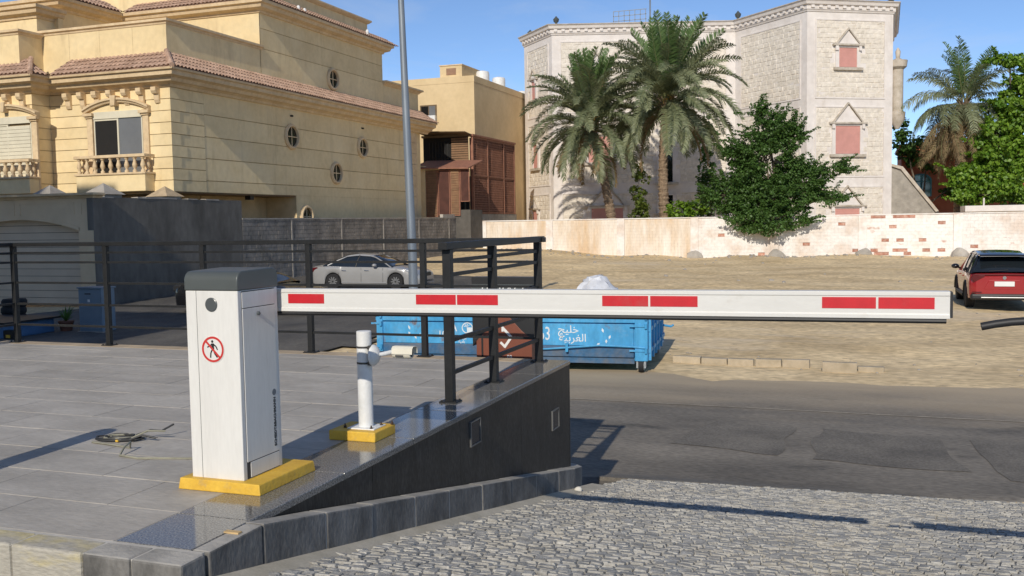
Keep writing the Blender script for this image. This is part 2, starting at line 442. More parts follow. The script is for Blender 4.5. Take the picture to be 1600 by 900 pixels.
struct(lane.build("lane", M("lane_asphalt", (0.060, 0.056, 0.052), 0.85, scale=0.7, col2=(0.125, 0.115, 0.10), stretch=(1, 0.5, 1), bump=0.6, bscale=50, fine=0.2, fscale=20, coords='World'), smooth=60))
patch("asphalt_patch", [(-2.2, 11.9), (-0.9, 11.75), (-0.75, 13.3), (-1.9, 13.45)], 0.010, m_patch, 0.14)
patch("asphalt_patch", [(-0.55, 11.6), (1.2, 11.45), (1.0, 13.2), (-0.45, 13.3)], 0.010, m_patch, 0.16)
patch("asphalt_patch", [(1.5, 11.2), (9.5, 10.9), (9.5, 13.0), (1.35, 13.2)], 0.010, m_patch, 0.12)
patch("worn_line", [(-9, 14.62), (9, 14.40), (9, 14.44), (-9, 14.665)], 0.011, m_worn, 0.03)

# forecourt behind and beside the kerb, where the photographer stands
b = MB(); b.box(-30, 14, -12, 2.62, 0.6, 1.415)
struct(b.build("forecourt", m_joint))

# ---- cobbled ramp
b = MB()
xs = rng(-2.32, 4.0, 0.4) + [4.0]; ys = rng(2.62, 11.0, 0.3)
b.add([(x, min(y, ramp_end(x)), ramp_z(min(y, ramp_end(x))) - 0.016) for y in ys for x in xs],
      [(j * len(xs) + i, j * len(xs) + i + 1, (j + 1) * len(xs) + i + 1, (j + 1) * len(xs) + i) for j in range(len(ys) - 1) for i in range(len(xs) - 1)])
ramp = struct(b.build("cobbled_ramp", m_joint))
b = MB(); x = -2.58
while x < 4.2:
    x1 = x + 0.78; e0, e1 = ramp_end(x), ramp_end(x1 - 0.006)
    sb = MB(); sb.add([(x, e0 - 0.015, ramp_z(e0) - 0.2), (x1 - 0.006, e1 - 0.015, ramp_z(e1) - 0.2), (x1 - 0.006, e1 + 0.075, ramp_z(e1) - 0.2), (x, e0 + 0.075, ramp_z(e0) - 0.2),
            (x, e0 - 0.015, ramp_z(e0) + 0.004), (x1 - 0.006, e1 - 0.015, ramp_z(e1) + 0.004), (x1 - 0.006, e1 + 0.075, ramp_z(e1 + 0.075) + 0.006), (x, e0 + 0.075, ramp_z(e0 + 0.075) + 0.006)],
           [(3, 2, 1, 0), (4, 5, 6, 7), (0, 1, 5, 4), (1, 2, 6, 5), (2, 3, 7, 6), (3, 0, 4, 7)])
    sb.build("edge_strip", m_patch, ramp); x = x1
rs = random.Random(3)
setts = []
y = 2.68
while y < 10.7:
    h = rs.uniform(0.042, 0.056); x = -2.30 + rs.uniform(-0.06, 0.0)
    while x < 3.9:
        w = rs.uniform(0.052, 0.088)
        if y + h < ramp_end(x) - 0.02 and x > -2.31: setts.append((x, y, w, h))
        x += w + rs.uniform(0.003, 0.009)
    y += h + rs.uniform(0.004, 0.011)
def sett_shape(b, x, y, w, h):
    dz = rs.uniform(-0.004, 0.005); tx = rs.uniform(-0.05, 0.05); ty = rs.uniform(-0.16, 0.12); y += rs.uniform(-0.006, 0.006)
    cx, cy = x + w / 2, y + h / 2; base = ramp_z(cy)
    vs = []
    for j in range(4):
        for i in range(4):
            u = (0, 0.07, 0.93, 1)[i]; v = (0, 0.10, 0.90, 1)[j]
            px = x + u * w + rs.uniform(-0.003, 0.003); py = y + v * h + rs.uniform(-0.003, 0.003)
            inner = (i in (1, 2)) and (j in (1, 2))
            z = ramp_z(py) + dz + (px - cx) * tx + (py - cy) * ty + ((0.002 + rs.uniform(-0.004, 0.004)) if inner else -0.008 if ((i in (1, 2)) or (j in (1, 2))) else -0.014)
            vs.append((px, py, z))
    rim = [0, 1, 2, 3, 7, 11, 15, 14, 13, 12, 8, 4]
    k = len(vs)
    for q in rim: vs.append((vs[q][0], vs[q][1], ramp_z(vs[q][1]) - 0.05))
    fs = [(j * 4 + i, j * 4 + i + 1, j * 4 + i + 5, j * 4 + i + 4) for j in range(3) for i in range(3)]
    fs += [(rim[q], k + q, k + (q + 1) % 12, rim[(q + 1) % 12]) for q in range(12)]
    b.add(vs, fs)
def in_view(x, y):
    c, s_ = cos(YAW), sin(YAW)
    dx, dy = x * c + y * s_, -x * s_ + y * c
    dz = ramp_z(y) - 2.85
    if dy < 1: return False
    u = 800 + 1500 * dx / dy; v = 450 - 1500 * (dz / dy + 0.069)
    return -20 < u < 1610 and v < 905
vis = sorted([q for q in setts if in_view(q[0], q[1])], key=lambda q: q[1])
near = set(vis[:300])
rest = MB()
for q in setts:
    if q in near:
        sb = MB(); sett_shape(sb, *q); sb.build("sett", m_sett, ramp)
    else: sett_shape(rest, *q)
rest.build("setts", m_sett, ramp, stuff=True)

# ---- platform: grey tiles in pale grout, dark granite coping, tan back edging
b = MB(); b.box(-9.05, -2.47, 2.995, 8.2, -0.1, 1.5975)
plat = struct(b.build("platform", m_grout))
y = 2.995; row = 0
while y < 8.0:
    y1 = min(y + 0.392, 8.0)
    x = -2.80
    first = 0.4 if row % 2 else 0.8
    while x > -9.04:
        w = first; first = 0.8
        x0 = max(x - w + 0.007, -9.05)
        sb = MB(); dz = random.uniform(-0.0008, 0.0008)
        sb.box(x0, x, y, y1, 1.57, 1.600 + dz)
        sb.build("tile", m_tile, plat)
        x -= w
    y += 0.4; row += 1
y = 2.995
for yy in (3.38, 4.18, 4.98, 5.78, 6.58, 7.38, 8.2):
    sb = MB(); sb.box(-2.795, -2.425, y, yy - 0.004, 1.565, 1.6005)
    sb.build("coping_slab", m_gran, plat, bevel=0.004); y = yy
x = -9.05
while x < -2.9:
    sb = MB(); x1 = min(x + 0.6, -2.80); sb.box(x, x1 - 0.004, 8.004, 8.2, 1.56, 1.6015)
    sb.build("edging_tile", m_tan, plat, bevel=0.003); x += 0.6

# sloping side wall of the platform
t = thing("side_wall", "black granite faced platform wall tapering along the cobbled ramp", "wall", (-2.46, 3.35, 0))
b = MB(); yy = [3.36, 4.5, 5.7, 6.9, 8.198]
for i in range(4):
    b = MB(); b.prism([(yy[i], ramp_z(yy[i]) - 0.3), (yy[i + 1] - 0.003, ramp_z(yy[i + 1]) - 0.5 if i < 3 else -0.1), (yy[i + 1] - 0.003, 1.564), (yy[i], 1.564)], 'x', -2.469, -2.440)
    b.build("granite_panel", m_gran_wall, t)
b = MB(); b.box(-9.05, -2.44, 8.2, 8.225, -0.1, 1.564); b.build("granite_panel", m_gran_wall, t)
m_lbox = M("frosted_lamp", (0.035, 0.035, 0.038), 0.2, var=0.1)
m_steel = M("brushed_steel", (0.20, 0.20, 0.195), 0.45, metal=0.6, var=0.1)
for (a, b_, c, d) in ((5.86, 6.04, 1.345, 1.515), (7.67, 7.86, 1.07, 1.24)):
    b = MB()
    for q in ((a, a + 0.012, c, d), (b_ - 0.008, b_, c, d), (a + 0.012, b_ - 0.008, c, c + 0.008), (a + 0.012, b_ - 0.008, d - 0.008, d)):
        b.box(-2.442, -2.428, *q)
    f = b.build("wall_light", m_steel, t)
    b = MB(); b.box(-2.441, -2.434, a + 0.012, b_ - 0.008, c + 0.008, d - 0.008); b.build("lens", m_lbox, f)

# ---- kerb round the platform
kb = MB(); kb.box(-12, -2.36, 2.845, 2.994, 1.1, 1.5985)
kerb = struct(kb.build("kerb", m_grout))
x = -2.342
m_kpaint = M('faded_kerb_paint', (0.40, 0.37, 0.31), 0.85, scale=6, col2=(0.50, 0.42, 0.20), stretch=(0.7, 1, 2.5), bump=0.5, bscale=30, fine=0.15, fscale=40, coords='World', lo=0.5, hi=0.72)
kn = 0
for w in [0.238, 0.232, 0.36] + [0.5] * 18:
    kn += 1
    sb = MB(); k0 = 0; sb.box(x - w + 0.006, x, 2.832 + random.uniform(-0.002, 0.002), 2.974, 1.05, 1.6025)
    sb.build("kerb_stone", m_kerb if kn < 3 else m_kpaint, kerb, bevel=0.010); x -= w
def kz(y): return 1.6025 if y < 3.36 else 1.6025 - 0.2 * (y - 3.36)
ky = [2.993, 3.35, 3.85, 4.30, 4.80, 5.28, 5.81, 6.37, 6.95, 7.52]
for i in range(len(ky) - 1):
    a, c = ky[i], ky[i + 1] - 0.007
    sb = MB(); dx = random.uniform(-0.003, 0.003)
    sb.prism([(a, kz(a) - 0.45), (c, kz(c) - 0.45), (c, kz(c) - random.uniform(0, 0.004)), (a, kz(a))], 'x', -2.438 if a > 3.1 else -2.42, -2.335 + dx)
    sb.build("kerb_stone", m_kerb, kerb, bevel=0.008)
    if i > 0:
        sb = MB(); sb.box(-2.436, -2.339, c - 0.001, c + 0.008, kz(c) - 0.45, kz(c) - 0.006); sb.build("mortar_joint", m_grout, kerb)
# the kerb ends in a bend round the foot of the wall
arc = [(-2.335, 7.53), (-2.325, 7.95), (-2.36, 8.32), (-2.50, 8.62), (-2.75, 8.86), (-3.1, 9.0)]
for i in range(len(arc) - 1):
    p, q = Vector(arc[i]), Vector(arc[i + 1]); d = (q - p).normalized(); nrm = Vector((-d.y, d.x)) * 0.125
    q = q - d * 0.007
    z0, z1 = max(0.15, kz(p.y)), max(0.15, kz(q.y))
    sb = MB(); pts = [p, q, q + nrm, p + nrm]; zz = [z0, z1, z1, z0]
    sb.add([(a.x, a.y, z - 0.5) for a, z in zip(pts, zz)] + [(a.x, a.y, z) for a, z in zip(pts, zz)],
           [(3, 2, 1, 0), (4, 5, 6, 7), (0, 1, 5, 4), (1, 2, 6, 5), (2, 3, 7, 6), (3, 0, 4, 7)])
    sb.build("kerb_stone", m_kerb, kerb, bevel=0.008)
# earth and rubble between the bend of the kerb and the wall foot
b = MB(); b.add([(-2.46, 7.5, 0.70), (-2.40, 8.0, 0.60), (-2.44, 8.3, 0.54), (-2.6, 8.55, 0.47), (-2.9, 8.75, 0.40), (-3.3, 8.8, 0.2), (-3.3, 8.2, 0.2), (-2.46, 8.2, 0.55)], [tuple(range(8))])
struct(b.build("earth_fill", m_conc))
rd = random.Random(8); b = MB(); ys_ = rng(2.7, 8.6, 0.12); vs = []
for y in ys_:
    wd = 0.10 + 0.10 * max(0, noise.noise(Vector((y * 1.3, 0, 4)))) + 0.16 * smooth01(6.6, 8.2, y)
    x0_ = -2.34
    vs += [(x0_, y, ramp_z(y) + 0.022), (x0_ + wd * 0.4, y, ramp_z(y) + 0.013 + rd.uniform(-.002, .002)), (x0_ + wd, y, ramp_z(y) - 0.015)]
b.add(vs, [(i * 3 + k, i * 3 + k + 1, i * 3 + k + 4, i * 3 + k + 3) for i in range(len(ys_) - 1) for k in range(2)])
struct(b.build("sand_drift", M("fine_dust", (0.40, 0.36, 0.28), 0.95, scale=5, col2=(0.52, 0.47, 0.38), fine=0.1, coords='World'), smooth=170))
# far side: the remains of a buried kerb
fk = MB(); fk.box(-3.5, 1.0, 18.75, 19.1, -0.3, -0.05)
fk = struct(fk.build("far_kerb", m_conc))
m_pale = M("pale_kerb", (0.36, 0.30, 0.21), 0.9, scale=4, col2=(0.48, 0.40, 0.29), bump=0.6, bscale=20, rnd=0.1, coords='World')
for (x0, x1, dz, dy) in ((-3.50, -2.95, 0.10, 0.15), (-2.93, -2.42, 0.09, 0.10), (-2.40, -1.90, 0.10, 0.03), (-1.86, -1.38, 0.12, 0.0), (-1.36, -0.86, 0.13, -0.05), (-0.62, -0.02, 0.16, -0.42), (0.0, 0.45, 0.06, -0.15)):
    sb = MB(); sb.box(x0, x1, 19.0 + dy - 0.09, 19.0 + dy + 0.09, -0.2, dz); sb.rough(0, 0.02, 3.0, x0)
    sb.build("kerb_stone", m_pale, fk, bevel=0.012)

# ================================================================== FOREGROUND THINGS
m_white = M("white_powder_coat", (0.63, 0.61, 0.57), 0.42, scale=2.2, col2=(0.71, 0.695, 0.655), stretch=(3, 3, 0.5), fine=0.03, fscale=25, lo=0.25, hi=0.6, spot=[((0.42, 0.37, 0.29), 3.2, 0.60, 0.80, 0.5, (4, 4, 0.5)), ((0.46, 0.41, 0.33), 26.0, 0.68, 0.76, 0.5, (1, 1, 1))])
m_wdirty = M("white_paint_worn", (0.66, 0.66, 0.64), 0.55, var=0.08, scale=7, col2=(0.78, 0.78, 0.77), bump=0.2)
m_cap = M("grey_cap", (0.078, 0.088, 0.086), 0.42, var=0.08, scale=4)
m_lens = M("grey_lens", (0.085, 0.093, 0.095), 0.3, var=0.06)
m_yellow = M("yellow_paint", (0.62, 0.36, 0.035), 0.6, scale=9, col2=(0.72, 0.45, 0.05), bump=0.35, bscale=50, fine=0.05, spot=[((0.34, 0.26, 0.15), 8.0, 0.58, 0.72, 0.6, (1, 1, 1))])
m_black = M("black_steel", (0.016, 0.0165, 0.017), 0.5, spec=0.3, var=0.2, scale=6, fine=0.15, fscale=50)
m_rubber = M("black_rubber", (0.018, 0.018, 0.019), 0.55, var=0.2, scale=8)
m_red = M("red_reflector", (0.54, 0.012, 0.020), 0.45, var=0.06, scale=20, fine=0.05, fscale=300, spot=[((0.40, 0.10, 0.09), 9.0, 0.55, 0.75, 0.5, (1, 1, 1))])
m_signred = M("sign_red", (0.55, 0.04, 0.035), 0.4, var=0.05)
m_ink = M("black_print", (0.015, 0.016, 0.018), 0.5, var=0.05)
m_gap = M("dark_seam", (0.05, 0.052, 0.055), 0.8, var=0.05)

def barrier(x0, label, first=True):
    """barrier gate: housing on a yellow plinth with a white boom; x0 = right face of the housing"""
    g = thing("barrier_gate", label, "barrier", (x0 - 0.145, 3.9, 1.6), 0, "parking barriers")
    L_, R_, F_, B_ = x0 - 0.292, x0, 3.74, 4.062
    b = MB(); k = 0
    b.add([(L_ - 0.055, F_ - 0.040, 1.600), (R_ + 0.113, F_ - 0.040, 1.600), (R_ + 0.113, B_ + 0.125, 1.600), (L_ - 0.055, B_ + 0.125, 1.600),
           (L_ - 0.047, F_ - 0.034, 1.655), (R_ + 0.106, F_ - 0.034, 1.652), (R_ + 0.106, B_ + 0.118, 1.652), (L_ - 0.047, B_ + 0.118, 1.655)],
          [(3, 2, 1, 0), (4, 5, 6, 7), (0, 1, 5, 4), (1, 2, 6, 5), (2, 3, 7, 6), (3, 0, 4, 7)])
    b.build("plinth", m_yellow, g, bevel=0.005)
    b = MB(); b.box(L_, R_, F_, B_, 1.652, 2.549); h = b.build("housing", m_white, g, bevel=0.004)
    # seams of the front panel and the side door, let in as thin dark gaps
    s = MB(); s.box(L_ + 0.060, L_ + 0.0618, F_ - 0.0010, F_ + 0.003, 1.655, 2.548); s.build("panel_seam", m_gap, h)
    d = MB(); d.box(R_ - 0.001, R_ + 0.0035, F_ + 0.030, B_ - 0.030, 1.735, 2.462); dd = d.build("side_door", m_white, h, bevel=0.0015)
    d = MB(); d.box(R_ - 0.001, R_ + 0.003, F_ + 0.030, B_ - 0.030, 2.466, 2.540); d.build("side_panel", m_white, h, bevel=0.001)
    d = MB(); d.box(R_ - 0.001, R_ + 0.003, F_ + 0.055, B_ - 0.030, 1.658, 1.731); d.build("side_panel", m_white, h, bevel=0.001)
    s = MB(); s.box(R_ - 0.001, R_ + 0.0008, F_ + 0.027, B_ - 0.027, 1.655, 2.545); s.build("panel_seam", m_gap, h)
    lk = MB(); lk.lathe([(0.010, 0), (0.010, 0.008), (0.006, 0.012)], (R_ + 0.0035, F_ + 0.150, 2.432), 14, 'x'); lk.build("lock", m_lens, h)
    # cap: rounded over front and back
    rr = 0.045; pts = [(F_ - 0.004, 2.5495)]
    for q in range(7):
        a = pi - q * pi / 12; pts.append((F_ - 0.004 + rr + rr * cos(a), 2.640 - rr + rr * sin(a)))
    for q in range(7):
        a = pi / 2 - q * pi / 12; pts.append((B_ + 0.004 - rr + rr * cos(a), 2.646 - rr + rr * sin(a)))
    pts.append((B_ + 0.004, 2.5495))
    c = MB(); c.prism(pts, 'x', L_ - 0.004, R_ + 0.004); c.build("cap", m_cap, g, bevel=0.006, segs=3, smooth=35)
    cx = L_ + 0.146
    l = MB(); l.lathe([(0.033, 0.004), (0.033, -0.004), (0.029, -0.006)], (cx, F_, 2.484), 32, 'y'); l.build("signal_lens", m_lens, h)
    # no-pedestrians sign
    zc, yc = 2.273, F_ - 0.0015
    b = MB(); b.lathe([(0.064, 0.001), (0.064, -0.0006)], (cx, yc, zc), 40, 'y'); sg = b.build("sign_disc", m_white, h)
    b = MB(); N = 40
    ring = [(cx + r_ * cos(2 * pi * k / N), zc + r_ * sin(2 * pi * k / N)) for r_ in (0.061, 0.051) for k in range(N)]
    vs = [(p[0], yc - 0.0022, p[1]) for p in ring] + [(p[0], yc + 0.0005, p[1]) for p in ring]
    fs = []
    for k in range(N):
        q = (k + 1) % N
        fs += [(k, q, N + q, N + k), (2 * N + k, 2 * N + q, q, k), (N + k, N + q, 3 * N + q, 3 * N + k)]
    b.add(vs, fs)
    a = radians(-45)
    def bar(b, p, q, w, yb):
        d = Vector((q[0] - p[0], q[1] - p[1])).normalized(); n = Vector((-d.y, d.x)) * w / 2
        P = [(p[0] + n.x, p[1] + n.y), (q[0] + n.x, q[1] + n.y), (q[0] - n.x, q[1] - n.y), (p[0] - n.x, p[1] - n.y)]
        b.prism([(cx + u, zc + v) for u, v in P], 'y', yb, yc + 0.0004)
    bar(b, (-0.038, 0.038), (0.038, -0.038), 0.009, yc - 0.0030)
    b.build("prohibition_ring", m_signred, h)
    b = MB(); b.lathe([(0.0065, 0.0004), (0.0065, -0.0012)], (cx - 0.002, yc, zc + 0.037), 14, 'y')
    for p, q, w in (((-0.001, 0.028), (0.001, 0.000), 0.014), ((-0.006, 0.024), (-0.016, 0.016), 0.006), ((-0.016, 0.016), (-0.031, 0.009), 0.006), ((0.004, 0.024), (0.018, 0.014), 0.006), ((0.018, 0.014), (0.026, -0.002), 0.006),
                    ((-0.002, 0.002), (-0.012, -0.018), 0.007), ((-0.012, -0.018), (-0.014, -0.040), 0.007), ((0.002, 0.000), (0.010, -0.020), 0.007), ((0.010, -0.020), (0.024, -0.038), 0.007)):
        bar(b, p, q, w, yc - 0.0015)
    b.build("walking_figure", m_ink, h)
    text_mesh("SCHEIDT&BACHMANN", 0.0255, "lettering", m_ink, h, frame((R_ + 0.0042, B_ - 0.058, 1.885), (0, 0, 1), (0, -1, 0), (1, 0, 0)), 0.0004, squeeze=0.93, bold=0.0011)
    b = MB(); b.lathe([(0.016, 0.0), (0.016, 0.0012)], (R_ + 0.0035, B_ - 0.060, 2.032), 20, 'x'); b.lathe([(0.003, 0.0), (0.003, 0.0020)], (R_ + 0.0035, B_ - 0.055, 2.029), 3, 'x')
    b.build("emblem", M("emblem_grey", (0.13, 0.15, 0.17), 0.5, var=0.05), h)
    # boom on its hub behind the housing
    b = MB(); b.box(x0 - 0.20, x0 - 0.06, B_, 4.10, 2.40, 2.55); b.build("hub", m_cap, g, bevel=0.004)
    bx0, bx1 = x0 - 0.25, x0 + 3.046
    zt0, zb0, zt1, zb1 = 2.532, 2.420, 2.548, 2.440
    prof = [(0.0, 4.100), (0.16, 4.100), (0.17, 4.1035), (0.83, 4.1035), (0.84, 4.100), (1.0, 4.100), (1.0, 4.165), (0.0, 4.165)]
    vs = []
    for (xx, za, zc_) in ((bx0, zb0, zt0), (bx1, zb1, zt1)):
        for f, yv in prof: vs.append((xx, yv, za + (zc_ - za) * f))
    n = len(prof); b = MB()
    b.add(vs, [tuple(range(n)), tuple(range(2 * n - 1, n - 1, -1))] + [(i, n + i, n + (i + 1) % n, (i + 1) % n) for i in range(n)])
    m_boom = M("boom_paint", (0.64, 0.625, 0.585), 0.42, scale=1.5, col2=(0.70, 0.685, 0.645), fine=0.02, fscale=40, stretch=(1, 4, 4), spot=[((0.44, 0.39, 0.31), 5.0, 0.62, 0.78, 0.45, (1, 2, 2))])
    boom = b.build("boom", m_boom, g, bevel=0.003)
    def zz(xx, f):
        u = (xx - bx0) / (bx1 - bx0); lo = zb0 + (zb1 - zb0) * u; hi = zt0 + (zt1 - zt0) * u
        return lo + (hi - lo) * f
    for (a_, c_) in ((0.037, 0.241), (0.739, 0.943), (0.950, 1.153), (1.645, 1.850), (1.859, 2.063), (2.568, 2.774), (2.783, 2.990)):
        b = MB(); xa, xc = x0 + a_, x0 + c_
        b.add([(xa, 4.1015, zz(xa, .36)), (xc, 4.1015, zz(xc, .36)), (xc, 4.1015, zz(xc, .78)), (xa, 4.1015, zz(xa, .78)), (xa, 4.106, zz(xa, .36)), (xc, 4.106, zz(xc, .36)), (xc, 4.106, zz(xc, .78)), (xa, 4.106, zz(xa, .78))],
              [(0, 1, 2, 3), (7, 6, 5, 4), (1, 0, 4, 5), (2, 1, 5, 6), (3, 2, 6, 7), (0, 3, 7, 4)])
        b.build("red_stripe", m_red, boom)
    b = MB(); vs = []
    for xx in (bx0 + 0.1, bx1 - 0.012):
        z_ = zz(xx, 0)
        vs += [(xx, 4.108, z_ - 0.001), (xx, 4.104, z_ - 0.011), (xx, 4.117, z_ - 0.020), (xx, 4.148, z_ - 0.020), (xx, 4.160, z_ - 0.011), (xx, 4.156, z_ - 0.001)]
    b.add(vs, [tuple(range(5, -1, -1)), tuple(range(6, 12))] + [(i, (i + 1) % 6, 6 + (i + 1) % 6, 6 + i) for i in range(6)])
    b.build("rubber_edge", m_rubber, boom)
    b = MB(); b.box(bx1 + 0.0005, bx1 + 0.010, 4.102, 4.163, zb1 + 0.004, zt1 - 0.002); b.build("end_cap", m_rubber, boom, bevel=0.002)
    return g
barrier(-2.708, "white barrier gate with grey cap on yellow plinth, its boom closed across the ramp", True)
# the neighbouring lane's barrier comes in from the right; only the rubber tip of its boom is in frame
g2 = thing("barrier_gate", "black drooping rubber tip of a second boom at the right edge below the red car", "barrier", (3.7, 4.13, 1.0), 0, "parking barriers")
b = MB(); b.box(0.66, 3.6, 4.105, 4.165, 2.462, 2.565); bm2 = b.build("boom", m_white, g2, bevel=0.003)
for xa in (0.95, 1.165, 1.95, 2.165, 2.9, 3.115):
    b = MB(); b.box(xa, xa + 0.205, 4.1015, 4.106, 2.50, 2.543); b.build("red_stripe", m_red, bm2)
b = MB(); b.tube([(0.452, 4.13, 2.410), (0.50, 4.13, 2.421), (0.555, 4.13, 2.430), (0.62, 4.13, 2.436), (0.75, 4.13, 2.440), (3.4, 4.13, 2.440)], 0.0175, 12, flat=0.9); b.build("rubber_edge", m_rubber, bm2, smooth=50)
b = MB(); b.box(3.55, 3.85, 3.95, 4.28, 1.0, 2.6); b.build("housing", m_white, g2, bevel=0.005)

# ---- camera post
t = thing("camera_post", "short white post with a bullet camera on a yellow block beside the coping", "camera", (-2.74, 4.95, 1.6))
b = MB(); b.box(-2.893, -2.592, 4.818, 5.078, 1.6, 1.658); b.build("plinth", m_yellow, t, bevel=0.006)
b = MB(); b.box(-2.80, -2.625, 4.87, 5.02, 1.658, 1.666); bp = b.build("base_plate", m_wdirty, t, bevel=0.002)
m_rust = M("rusty_bolt", (0.06, 0.035, 0.022), 0.8, var=0.3, scale=30)
for bx_, by_ in ((-2.83, 4.90), (-2.65, 4.885), (-2.64, 4.99), (-2.80, 5.03), (-2.60, 5.05)):
    b = MB(); b.lathe([(0.010, 0), (0.010, 0.012), (0.005, 0.013), (0.005, 0.024)], (bx_, by_, 1.659), 6); b.build("bolt", m_rust, t)
b = MB(); b.lathe([(0.0435, 0), (0.0435, 0.560), (0.040, 0.563), (0.038, 0.5635)], (-2.715, 4.945, 1.664), 28); pole = b.build("pole", m_wdirty, t, smooth=40)
m_strap = M("dark_strap", (0.09, 0.085, 0.08), 0.4, var=0.2, metal=0.5)
for z in (2.035, 2.128):
    b = MB(); b.lathe([(0.0435, 0), (0.0455, 0.001), (0.0455, 0.011), (0.0435, 0.012)], (-2.715, 4.945, z), 28); b.box(-2.672, -2.650, 4.90, 4.925, z - 0.003, z + 0.015); b.build("strap", m_strap, pole)
m_cream = M("cream_plastic", (0.72, 0.68, 0.57), 0.45, var=0.06)
b = MB(); b.box(-2.672, -2.655, 4.91, 4.98, 2.03, 2.145); b.build("bracket", m_strap, t)
b = MB(); b.lathe([(0.058, 0.0), (0.062, 0.004), (0.060, 0.014), (0.045, 0.030), (0.022, 0.040), (0.016, 0.042)], (-2.656, 4.935, 2.087), 24, 'x'); b.build("mount_dish", m_wdirty, t, smooth=50)
b = MB(); b.tube([(-2.62, 4.945, 2.088), (-2.585, 4.99, 2.095), (-2.565, 5.03, 2.100)], 0.013, 10); b.build("swivel_arm", m_wdirty, t, smooth=50)
b = MB(); b.lathe([(0.022, 0.0), (0.031, 0.006), (0.034, 0.02), (0.034, 0.112), (0.031, 0.121), (0.026, 0.1215), (0.024, 0.115)], (-2.575, 5.040, 2.092), 20, 'x'); cb = b.build("camera_body", m_cream, t, smooth=40)
b = MB(); b.prism([(5.001, 2.088), (5.005, 2.121), (5.020, 2.132), (5.060, 2.132), (5.075, 2.121), (5.079, 2.088), (5.076, 2.088), (5.072, 2.119), (5.058, 2.129), (5.022, 2.129), (5.008, 2.119), (5.004, 2.088)], 'x', -2.568, -2.435); b.build("visor", m_cream, cb)
b = MB(); b.lathe([(0.024, 0), (0.024, 0.002), (0.010, 0.003)], (-2.460, 5.040, 2.092), 16, 'x'); b.build("lens", m_rubber, cb)
b = MB(); b.box(-2.545, -2.495, 5.0045, 5.0065, 2.072, 2.082); b.build("label_strip", m_gap, cb)

# ---- railings
RZ = (0.20, 0.43, 0.665, 0.888, 0.992)
def post(t, x, y, w=0.058, h=1.062):
    b = MB(); b.box(x - w / 2, x + w / 2, y - w / 2, y + w / 2, 1.6, 1.6 + h); p = b.build("post", m_black, t, bevel=0.003)
    b = MB(); b.box(x - 0.065, x + 0.065, y - 0.055, y + 0.055, 1.6, 1.610)
    for sx_ in (-1, 1):
        for sy in (-1, 1): b.lathe([(0.008, 0), (0.008, 0.009)], (x + sx_ * 0.05, y + sy * 0.043, 1.609), 6)
    b.build("base_plate", m_black, p, bevel=0.002)
t = thing("railing", "long black steel railing along the back edge of the platform", "railing", (-5.7, 8.12, 1.6))
for x in (-8.8, -7.52, -6.28, -5.04, -3.815): post(t, x, 8.12, 0.052)
b = MB(); b.box(-8.85, -2.62, 8.09, 8.15, 2.6625, 2.705); b.build("top_rail", m_black, t, bevel=0.004)
for z in RZ:
    b = MB(); b.box(-8.8, -2.70, 8.108, 8.131, 1.6 + z - 0.011, 1.6 + z + 0.011); b.build("rail", m_black, t)
    b = MB(); b.box(-8.812, -8.788, 4.0, 8.10, 1.6 + z - 0.011, 1.6 + z + 0.011); b.build("rail", m_black, t)
b = MB(); b.box(-8.83, -8.77, 4.0, 8.088, 2.6625, 2.705); b.build("top_rail", m_black, t, bevel=0.004)
post(t, -8.8, 6.1, 0.052); post(t, -8.8, 4.1, 0.052)
t = thing("railing", "short black railing of three posts standing on the granite coping by the ramp", "railing", (-2.67, 7.1, 1.6))
for y in (6.085, 6.94, 8.06): post(t, -2.672, y, 0.060)
b = MB(); b.box(-2.705, -2.640, 6.00, 8.175, 2.6635, 2.7145); b.build("top_rail", m_black, t, bevel=0.004)
for z in RZ[:4] + (0.985,):
    if z == 0.985: z = 0.985
    b = MB(); b.box(-2.686, -2.658, 6.10, 8.05, 1.6 + z - 0.013, 1.6 + z + 0.013); b.build("rail", m_black, t)
# bollard just out of frame to the left; its shadow reaches into the picture
t = thing("bollard", "grey round post beyond the left edge that throws the shadow across the tiles", "bollard", (-4.245, 3.1, 1.6))
b = MB(); b.lathe([(0.075, 0), (0.075, 0.85), (0.065, 0.885), (0.04, 0.90)], (-4.245, 3.12, 1.6), 24); b.build("pole", m_cap, t, smooth=40)

# ---- coil of cable lying on the tiles
m_cab = M("pale_cable", (0.26, 0.25, 0.19), 0.6, var=0.15, scale=20)
m_cab2 = M("black_cable", (0.03, 0.03, 0.03), 0.5, var=0.2, scale=20)
t = thing("cable_coil", "loose coil of pale and black cable lying on the grey tiles left of the barrier", "cable", (-4.05, 4.45, 1.6))
rc = random.Random(5)
for k in range(7):
    pts = []; a0 = rc.uniform(0, 6); rx_, ry_ = rc.uniform(0.07, 0.13), rc.uniform(0.035, 0.06); ox, oy = rc.uniform(-0.05, 0.03), rc.uniform(-0.03, 0.03)
    for q in range(26):
        a = a0 + q * (2 * pi * rc.uniform(0.9, 1.0)) / 24
        pts.append((-4.10 + ox + rx_ * cos(a), 4.47 + oy + ry_ * sin(a) + 0.2 * rx_ * cos(a), 1.605 + 0.0025 * k + 0.005 * abs(sin(a * 1.7 + k))))
    b = MB(); b.tube(pts, 0.0055, 6); b.build("cable", m_cab if k % 2 else m_cab2, t, smooth=60)
